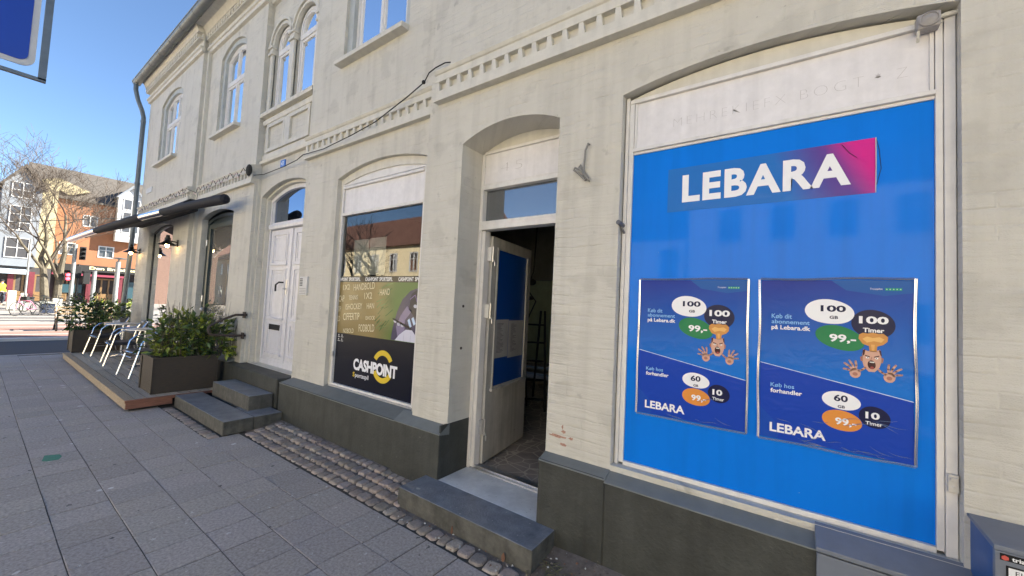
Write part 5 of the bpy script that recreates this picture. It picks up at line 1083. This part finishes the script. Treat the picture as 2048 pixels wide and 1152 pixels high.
for xa, xb, za, zb in ((4.6, 5.6, 4.45, 5.6), (7.1, 8.2, 4.45, 5.6), (11, 12.1, 4.45, 5.6), (5.9, 6.9, 7.3, 8.4), (11, 12.1, 7.3, 8.4)):
    mb = MB(); o_ = [(xa, za), (xb, za), (xb, zb), (xa, zb)]; ring(mb, o_, inset(o_, .08), -.03, .12); x = (xa + xb) / 2; mb.box(x - .03, x + .03, .02, .1, za, zb); mb.box(xa, xb, .022, .1, za + .72, za + .77)
    w_ = fp(mb, 'window', WHITE); mb = MB(); fill(mb, o_, .1); o = mb.build('pane', GLASSY); o.parent = w_
mb = MB(); mb.box(8.05, 9.95, -.9, -.1, 6.2, 10.6); mb.prism([(8.0, 10.6), (10.0, 10.6), (9.0, 11.7)], -.9, 2.5); fp(mb, 'oriel', WHITE)
mb = MB(); mb.prism([(7.85, 10.55), (8.0, 10.5), (9.0, 11.65), (10.0, 10.5), (10.15, 10.55), (9.0, 11.95)], -1.1, 2.6); fp(mb, 'oriel_roof', GREYR)
for za, zb in ((9.4, 10.5), (8.45, 9.2), (7.1, 8.3)):
    mb = MB(); o_ = [(8.4, za), (9.65, za), (9.65, zb), (8.4, zb)]; ring(mb, o_, inset(o_, .07), -.95, -.89); mb.box(9.0, 9.05, -.94, -.9, za, zb)
    w_ = fp(mb, 'window', WHITE); mb = MB(); fill(mb, o_, -.92); o = mb.build('pane', GLASSY); o.parent = w_
mb = MB(); mb.prof([(.75, 10.35), (1.35, 10.75), (1.32, 10.82), (.72, 10.42)], 5.85, 6.6); fp(mb, 'skylight', GLASSY)
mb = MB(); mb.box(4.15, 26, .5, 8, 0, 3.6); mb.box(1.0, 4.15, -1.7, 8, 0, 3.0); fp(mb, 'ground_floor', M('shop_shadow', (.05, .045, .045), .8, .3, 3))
mb = MB(); mb.box(4.3, 16, -.25, .5, 3.0, 3.6); fp(mb, 'fascia', BLACKM)
g = Art(0, .004); g.text('Den Engelske', 6.62, 9.9, 3.14, 3.50, (.8, .72, .42), .03); o = g.build('lettering', FLAT); o.parent = F; o.location = (0, -.26, 0)
mb = MB(); mb.box(4.3, 9.0, -.5, .4, 2.55, 2.75); mb.box(10, 16, -.5, .4, 2.55, 2.75); fp(mb, 'awning_front', M('pink_awning', (.22, .03, .06), .7))
for x in (1.15, 2.0, 3.1, 4.0, 6.7, 8.85, 9.25, 12): mb = MB(); mb.box(x - .16, x + .16, -1.95 if x < 3.5 else -.1, .5, 0, 2.6); fp(mb, 'column', MAROON)
for x0_, x1_, y_ in ((7.1, 8.6, .3), (2.15, 2.9, -1.75), (3.25, 3.85, -1.75), (4.6, 5.4, .3)):
    mb = MB(); o_ = [(x0_, .1), (x1_, .1), (x1_, 2.4), (x0_, 2.4)]; ring(mb, o_, inset(o_, .12), y_, y_ + .1); mb.box(x0_ + .1, x1_ - .1, y_ + .01, y_ + .1, .2, .9)
    k = x0_ + .5
    while k < x1_ - .2: mb.box(k - .06, k + .06, y_, y_ + .1, .9, 2.3); k += .5
    fp(mb, 'pub_door', M('ochre_wood', (.20, .12, .05), .5))
mb = MB(); mb.box(1.4, 2.9, -2.3, -1.7, 2.35, 2.75); fp(mb, 'shop_sign', M('pale_blue_sign', (.45, .55, .65), .5)); mb = MB(); mb.box(5.0, 6.3, .2, .45, .9, 1.7); mb.box(9.5, 11, .2, .45, .5, 2.2); fp(mb, 'shop_window', M('teal_glass', (.03, .07, .09), .2))
F2 = thing('dark_building', 'dark roofed house left of the grey tower, at the edge of the picture', 'building', (-57, -4, 0)); mb = MB(); mb.box(-62, -57, -12, .95, 0, 8.6); part(mb, 'wall', M('dark_brick', (.16, .10, .08), .8), F2); mb = MB(); mb.idx([(-56.7, -12, 8.6), (-56.7, .95, 8.6), (-60, .95, 10), (-60, -12, 10), (-62.5, -12, 8.6), (-62.5, .95, 8.6)], [(0, 1, 2, 3), (3, 2, 5, 4), (0, 3, 4), (1, 5, 2)]); part(mb, 'roof', ROOFG, F2)

# ---- poles, signals, lamp
def pole(name, label, cat, x, y, h, r, m, group=None, rr=None): t = thing(name, label, cat, (x, y, 0), 0, group); mb = MB(); mb.tube([(x, y, 0), (x, y, h)], [r, rr or r], 10); part(mb, 'pole', m, t, smooth=True); return t
PG = M('galvanised', (.24, .25, .25), .5, .1, 20)
def signal(t, x, y, z, m=BLACKM, red=False):
    mb = MB(); mb.box(x - .12, x + .12, y - .14, y + .14, z, z + .86); 
    part(mb, 'signal_head', m, t, bevel=.02)
    for k in range(3):
        mb = MB(); mb.tube([(x + .12, y, z + .15 + .28 * k), (x + .30, y, z + .13 + .28 * k)], .10, 10, cap=False); part(mb, 'visor', m, t)
t = pole('traffic_light', 'tall galvanised mast with black traffic signal and lit red pedestrian lamps', 'traffic light', -38, 3.88, 4.3, .10, PG, 'traffic signals'); signal(t, -37.9, 4.22, 3.32)
mb = MB(); mb.box(-37.95, -37.7, 3.50, 3.82, 1.90, 2.42); part(mb, 'pedestrian_head', BLACKM, t)
for z in (2.28, 2.03): mb = MB(); mb.ball((-37.68, 3.66, z), .10, sq=(.3, 1, 1)); part(mb, 'red_lamp', EMR, t)
t = pole('traffic_light', 'dark slim signal pole with a black head right of the tall mast', 'traffic light', -38.5, 4.15, 3.05, .06, BLACK, 'traffic signals'); mb = MB(); mb.box(-38.6, -38.3, 4.0, 4.3, 2.1, 2.9); part(mb, 'signal_head', BLACKM, t, bevel=.02)
t = pole('traffic_light', 'thick pale signal pole with a dark head seen from the side', 'traffic light', -38, 4.85, 2.68, .11, PG, 'traffic signals'); mb = MB(); mb.box(-38.2, -37.9, 4.35, 4.66, 1.75, 2.6); part(mb, 'signal_head', BLACKM, t, bevel=.02)
t = pole('street_lamp', 'grey street lamp with flat round disc top behind the terrace', 'street lamp', -30, 4.68, 3.05, .10, PG); mb = MB(); mb.lathe([(0, .0), (.33, .05), (.34, .08), (0, .12)], (-30, 4.72, 3.16)); part(mb, 'disc', ZINC, t, smooth=True); mb = MB(); mb.tube([(-30, 4.68, 3.05), (-30, 4.70, 3.17)], .035, 8); part(mb, 'neck', PG, t)
t = pole('sign_pole', 'thin grey pole on the square left of the tree', 'pole', -36, 1.93, 4.2, .045, PG)
mb = MB(); mb.tube([(-34, -6, 4.3), (-34, 0, 4.55), (-34, 5, 5.9), (-34, 12, 7.6)], .02, 5); tp('overhead_wire', BLACKM, mb, 'thin black wire strung above the square', 'wire')

# ---- hedge, blocks, bin, bench
t = thing('hedge', 'low bright leaved hedge on the square behind the terrace planters', 'hedge', (-25.5, 5, 0))
mb = MB()
for k in range(9): leafy(mb, 420, (-25.4 + random.uniform(-.3, .3), 3.5 + k * .52, .52), (.5, .42, .50), .12, 30 + k, .5, .5, .02)
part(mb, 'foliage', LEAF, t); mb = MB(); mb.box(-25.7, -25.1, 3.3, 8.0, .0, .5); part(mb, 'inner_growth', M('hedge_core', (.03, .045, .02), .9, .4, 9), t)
for k, (x, y, wx, h, lab) in enumerate(((-37, 1.50, .16, 1.15, 'light stone block nearest the yellow jacket'), (-37, 1.93, .12, 1.02, 'light stone block beside the thin pole'), (-34.2, 3.0, .18, .82, 'square light stone block right of the dark bin'))):
    mb = MB(); mb.box(x - .2, x + .2, y - wx, y + wx, 0, h); tp('stone_block', M('pale_stone', (.5, .48, .42), .8, .15, 6, .4, 30), mb, lab, 'stone block', 'stone blocks on the square', bevel=.03)
t = thing('litter_bin', 'dark blue rectangular bin with pale lid behind the bicycles', 'bin', (-33, 2.58, 0)); mb = MB(); mb.box(-33.25, -32.75, 2.32, 2.84, .05, .56); part(mb, 'body', M('bin_blue', (.02, .03, .06), .5), t, bevel=.02); mb = MB(); mb.box(-33.3, -32.7, 2.28, 2.88, .56, .66); part(mb, 'lid', M('bin_lid', (.4, .42, .38), .6), t, bevel=.03)
t = thing('park_bench', 'wooden slatted bench with curved cast iron ends behind the far planter', 'bench', (-21.3, 2.4, 0))
for y in (1.88, 3.3):
    mb = MB(); mb.tube([(-20.85, y, 0), (-20.80, y, .12), (-20.95, y, .28), (-20.88, y, .42), (-20.80, y, .47), (-21.0, y, .45), (-21.3, y, .42), (-21.42, y, .60), (-21.5, y, .85)], .028, 8); mb.tube([(-21.5, y, 0), (-21.42, y, .15), (-21.25, y, .26), (-21.3, y, .42)], .028, 8); mb.tube([(-20.84, y, .46), (-20.82, y, .64), (-21.0, y, .68), (-21.42, y, .66)], .022, 8); part(mb, 'iron_end', BLACK, t, smooth=True)
mb = MB()
for k in range(5): x = -20.9 - k * .1; mb.box(x - .035, x + .035, 1.85, 3.33, .455, .48)
part(mb, 'seat', M('bench_wood', (.30, .22, .14), .7), t); mb = MB()
for k in range(3): z = .56 + k * .11; x = -21.40 - k * .04; mb.box(x - .015, x + .015, 1.85, 3.33, z, z + .08)
part(mb, 'backrest', bpy.data.materials['bench_wood'], t)

# ---- bicycles
def bicycle(loc, rz, m, label, basket=False):
    t = thing('bicycle', label, 'bicycle', loc, rz, 'bicycles on the square')
    for x in (-.53, .53):
        mb = MB(); n = 28; mb.tube([(x + .33 * math.cos(2 * math.pi * k / n), 0, .345 + .33 * math.sin(2 * math.pi * k / n)) for k in range(n)], .016, 6, closed=True); wh = mb.build('wheel', RUBBER, smooth=True); wh.parent = t
        mb = MB()
        for k in range(14): a = math.pi * k / 7; mb.tube([(x, .02 * (-1) ** k, .345), (x + .32 * math.cos(a), 0, .345 + .32 * math.sin(a))], .0015, 3)
        o = mb.build('spokes', CHROME); o.parent = wh
    mb = MB(); mb.tube([(-.53, 0, .345), (-.08, 0, .30), (.42, 0, .78), (-.20, 0, .74), (-.53, 0, .345)], .016, 6); mb.tube([(-.08, 0, .30), (-.22, 0, .86)], .015, 6); mb.tube([(.53, 0, .345), (.42, 0, .80), (.38, 0, 1.0)], .015, 6); mb.tube([(.42, 0, .70), (-.1, 0, .36)], .013, 6); o = mb.build('frame', m, smooth=True); o.parent = t
    mb = MB(); mb.tube([(.30, -.27, .98), (.40, -.2, 1.02), (.40, .2, 1.02), (.30, .27, .98)], .012, 6); o = mb.build('handlebar', BLACK); o.parent = t
    mb = MB(); mb.ball((-.24, 0, .90), .12, sq=(1.1, .7, .35)); o = mb.build('saddle', BLACK, smooth=True); o.parent = t
    mb = MB(); mb.tube([(-.08, -.10, .22), (-.08, .10, .38)], .01, 6); mb.box(-.13, -.03, -.16, -.08, .20, .22); mb.box(-.13, -.03, .08, .16, .38, .40); o = mb.build('pedals', BLACK); o.parent = t
    if basket: mb = MB(); mb.box(.45, .75, -.17, .17, .72, .95); o = mb.build('basket', BLACKM); o.parent = t
bicycle((-31, 1.75, 0), R(-40), PINKP, 'pink framed bicycle standing on the square, front one of the two together'); bicycle((-31.6, 2.25, 0), R(-55), BLACK, 'black bicycle with basket behind the pink one', True); bicycle((-31.9, 2.7, 0), R(-70), DGREEN, 'dark green bicycle leaning by the bin')
for (x, y, a_, lab) in ((-34.5, 3.4, -62, 'dark bicycle parked right of the square stone block'), (-36.0, 2.45, -75, 'dark bicycle parked at the foot of the forked tree')):
    bicycle((x, y, 0), R(a_), BLACK, lab)
bicycle((-17.2, -.05, -.06), R(8), BLACK, 'bicycle on the road at the left edge, only its front wheel shows')

# ---- the walker in the yellow jacket
def person(loc, rz):
    t = thing('person', 'person in bright yellow jacket and dark trousers walking on the square', 'person', loc, rz)
    def skin(name, V, E_, Rr, m, sub=2):
        me = bpy.data.meshes.new(name); me.from_pydata(V, E_, []); me.materials.append(m); o = bpy.data.objects.new(name, me); COL.objects.link(o)
        sk = o.modifiers.new('skin', 'SKIN'); me.skin_vertices.new() if not me.skin_vertices else None
        for i, r_ in enumerate(Rr): me.skin_vertices[0].data[i].radius = (r_, r_) if not isinstance(r_, tuple) else r_
        me.skin_vertices[0].data[0].use_root = True; s_ = o.modifiers.new('s', 'SUBSURF'); s_.levels = s_.render_levels = sub; o.parent = t; return o
    V = [(0, 0, .94), (0, 0, 1.15), (0, 0, 1.38), (0, 0, 1.50), (0, .01, 1.60), (0, .02, 1.72), (.18, 0, 1.42), (.25, .05, 1.15), (.24, -.12, .92), (-.18, 0, 1.42), (-.25, -.05, 1.15), (-.24, .12, .92), (.10, 0, .90), (.11, -.10, .50), (.11, .02, .08), (-.10, 0, .90), (-.11, .14, .50), (-.11, .28, .12), (.11, -.10, .03), (-.11, .20, .03), (0, -.03, 1.62)]
    skin('body', V, [(0, 1), (1, 2), (2, 3), (3, 4), (4, 5), (2, 6), (6, 7), (7, 8), (2, 9), (9, 10), (10, 11), (0, 12), (12, 13), (13, 14), (0, 15), (15, 16), (16, 17), (14, 18), (17, 19)], [.12, .12, .13, .055, .085, .07, .06, .042, .03, .06, .042, .03, .085, .06, .042, .085, .06, .042, .035, .035, .02][:21], SKIN)
    J = [(0, 0, .92), (0, 0, 1.15), (0, 0, 1.40), (.19, 0, 1.42), (.26, .05, 1.15), (.25, -.10, .95), (-.19, 0, 1.42), (-.26, -.05, 1.15), (-.25, .10, .95), (0, .01, 1.50)]
    skin('jacket', J, [(0, 1), (1, 2), (2, 3), (3, 4), (4, 5), (2, 6), (6, 7), (7, 8), (2, 9)], [(.19, .14), (.19, .14), (.17, .13), .085, .07, .05, .085, .07, .05, .06], HIVIS)
    Tt = [(0, 0, .93), (.10, 0, .86), (.11, -.10, .50), (.11, .02, .12), (-.10, 0, .86), (-.11, .14, .50), (-.11, .28, .16)]
    skin('trousers', Tt, [(0, 1), (1, 2), (2, 3), (0, 4), (4, 5), (5, 6)], [(.16, .12), .105, .08, .06, .105, .08, .06], DENIM)
    mb = MB(); mb.ball((0, .02, 1.70), .115, 14, 9, (.9, 1.05, .8)); o = mb.build('hair', BLACKM, smooth=True); o.parent = t
    mb = MB(); mb.ball((.11, -.12, .045), .06, 8, 6, (.8, 2, .7)); mb.ball((-.11, .22, .05), .06, 8, 6, (.8, 2, .7)); o = mb.build('shoes', BLACK); o.parent = t
    for s_ in (1, -1):                                       # hands with fingers
        hx, hy, hz = .24 * s_, -.13 * s_, .90; Vh = [(hx, hy, hz), (hx, hy - .01, hz - .07)]; Eh = [(0, 1)]; Rh = [.026, .03]
        for k in range(4): Vh += [(hx, hy - .03 + .018 * k, hz - .11), (hx - .01 * s_, hy - .032 + .018 * k, hz - .15 - .01 * (k in (1, 2)))]; i = len(Vh); Eh += [(1, i - 2), (i - 2, i - 1)]; Rh += [.009, .008]
        Vh += [(hx - .02 * s_, hy - .045, hz - .05), (hx - .03 * s_, hy - .055, hz - .09)]; i = len(Vh); Eh += [(0, i - 2), (i - 2, i - 1)]; Rh += [.010, .008]; skin('hand', Vh, Eh, Rh, SKIN, 1)
    return t
person((-44, 1.33, 0), R(150))

# ================================================================== THE OTHER SIDE OF THE STREET (seen in the window panes)
def row_house(x0, x1, y, eave, ridge, wm, rm, label, step=2.4):
    t = thing('row_house', label, 'building', ((x0 + x1) / 2, y, 0), 0, 'houses across the street')
    mb = MB(); mb.box(x0, x1, y - 8, y, 0, eave); part(mb, 'wall', wm, t); mb = MB(); mb.prof([(y + .3, eave - .05), (y - 4, ridge), (y - 8.3, eave - .05)], x0 - .1, x1 + .1); part(mb, 'roof', rm, t)
    x = x0 + 1.2
    while x < x1 - .9:
        for z0_, z1_ in ((1.0, 2.5), (eave - 2.1, eave - .6)):
            mb = MB(); o_ = [(x, z0_), (x + .95, z0_), (x + .95, z1_), (x, z1_)]; ring(mb, o_, inset(o_, .09), y + .05, y); mb.box(x + .44, x + .51, y + .0, y + .05, z0_, z1_); mb.box(x, x + .95, y + .0, y + .048, z0_ + .95, z0_ + 1.01)
            w_ = part(mb, 'window', WHITE, t); mb = MB(); fill(mb, o_, y + .012); o = mb.build('pane', GLASSY); o.parent = w_; o.matrix_parent_inverse = w_.matrix_basis.inverted() @ Matrix.Translation(-Vector(t.location)) if False else Matrix.Translation((0, 0, 0))
        x += step
CR2 = M('bright_cream', (.82, .70, .46), .8, .06, 2)
row_house(-80, -18.5, -14, 6.0, 9.4, CR2, REDROOF, 'long cream house with red roof across the street'); row_house(-18.3, -4, -14, 5.4, 8.2, M('pale_render', (.70, .66, .60), .8), ROOFG, 'pale grey rendered house across the street'); row_house(-3.8, 24, -14, 7.0, 9.6, CR2, ROOFG, 'long cream house with grey roof across the street', 1.9)
bare_tree('bare_tree', 'bare street tree before the long cream house', (-15.5, -5.4, 0), [(0, 0, .05, .05, 2.0, .30)], 8, 5, spread=.95, bark=M('shaded_bark', (.03, .025, .02), .9), twig=BLACKM)  # near-black bark and twigs: this tree's shade is put into its colour
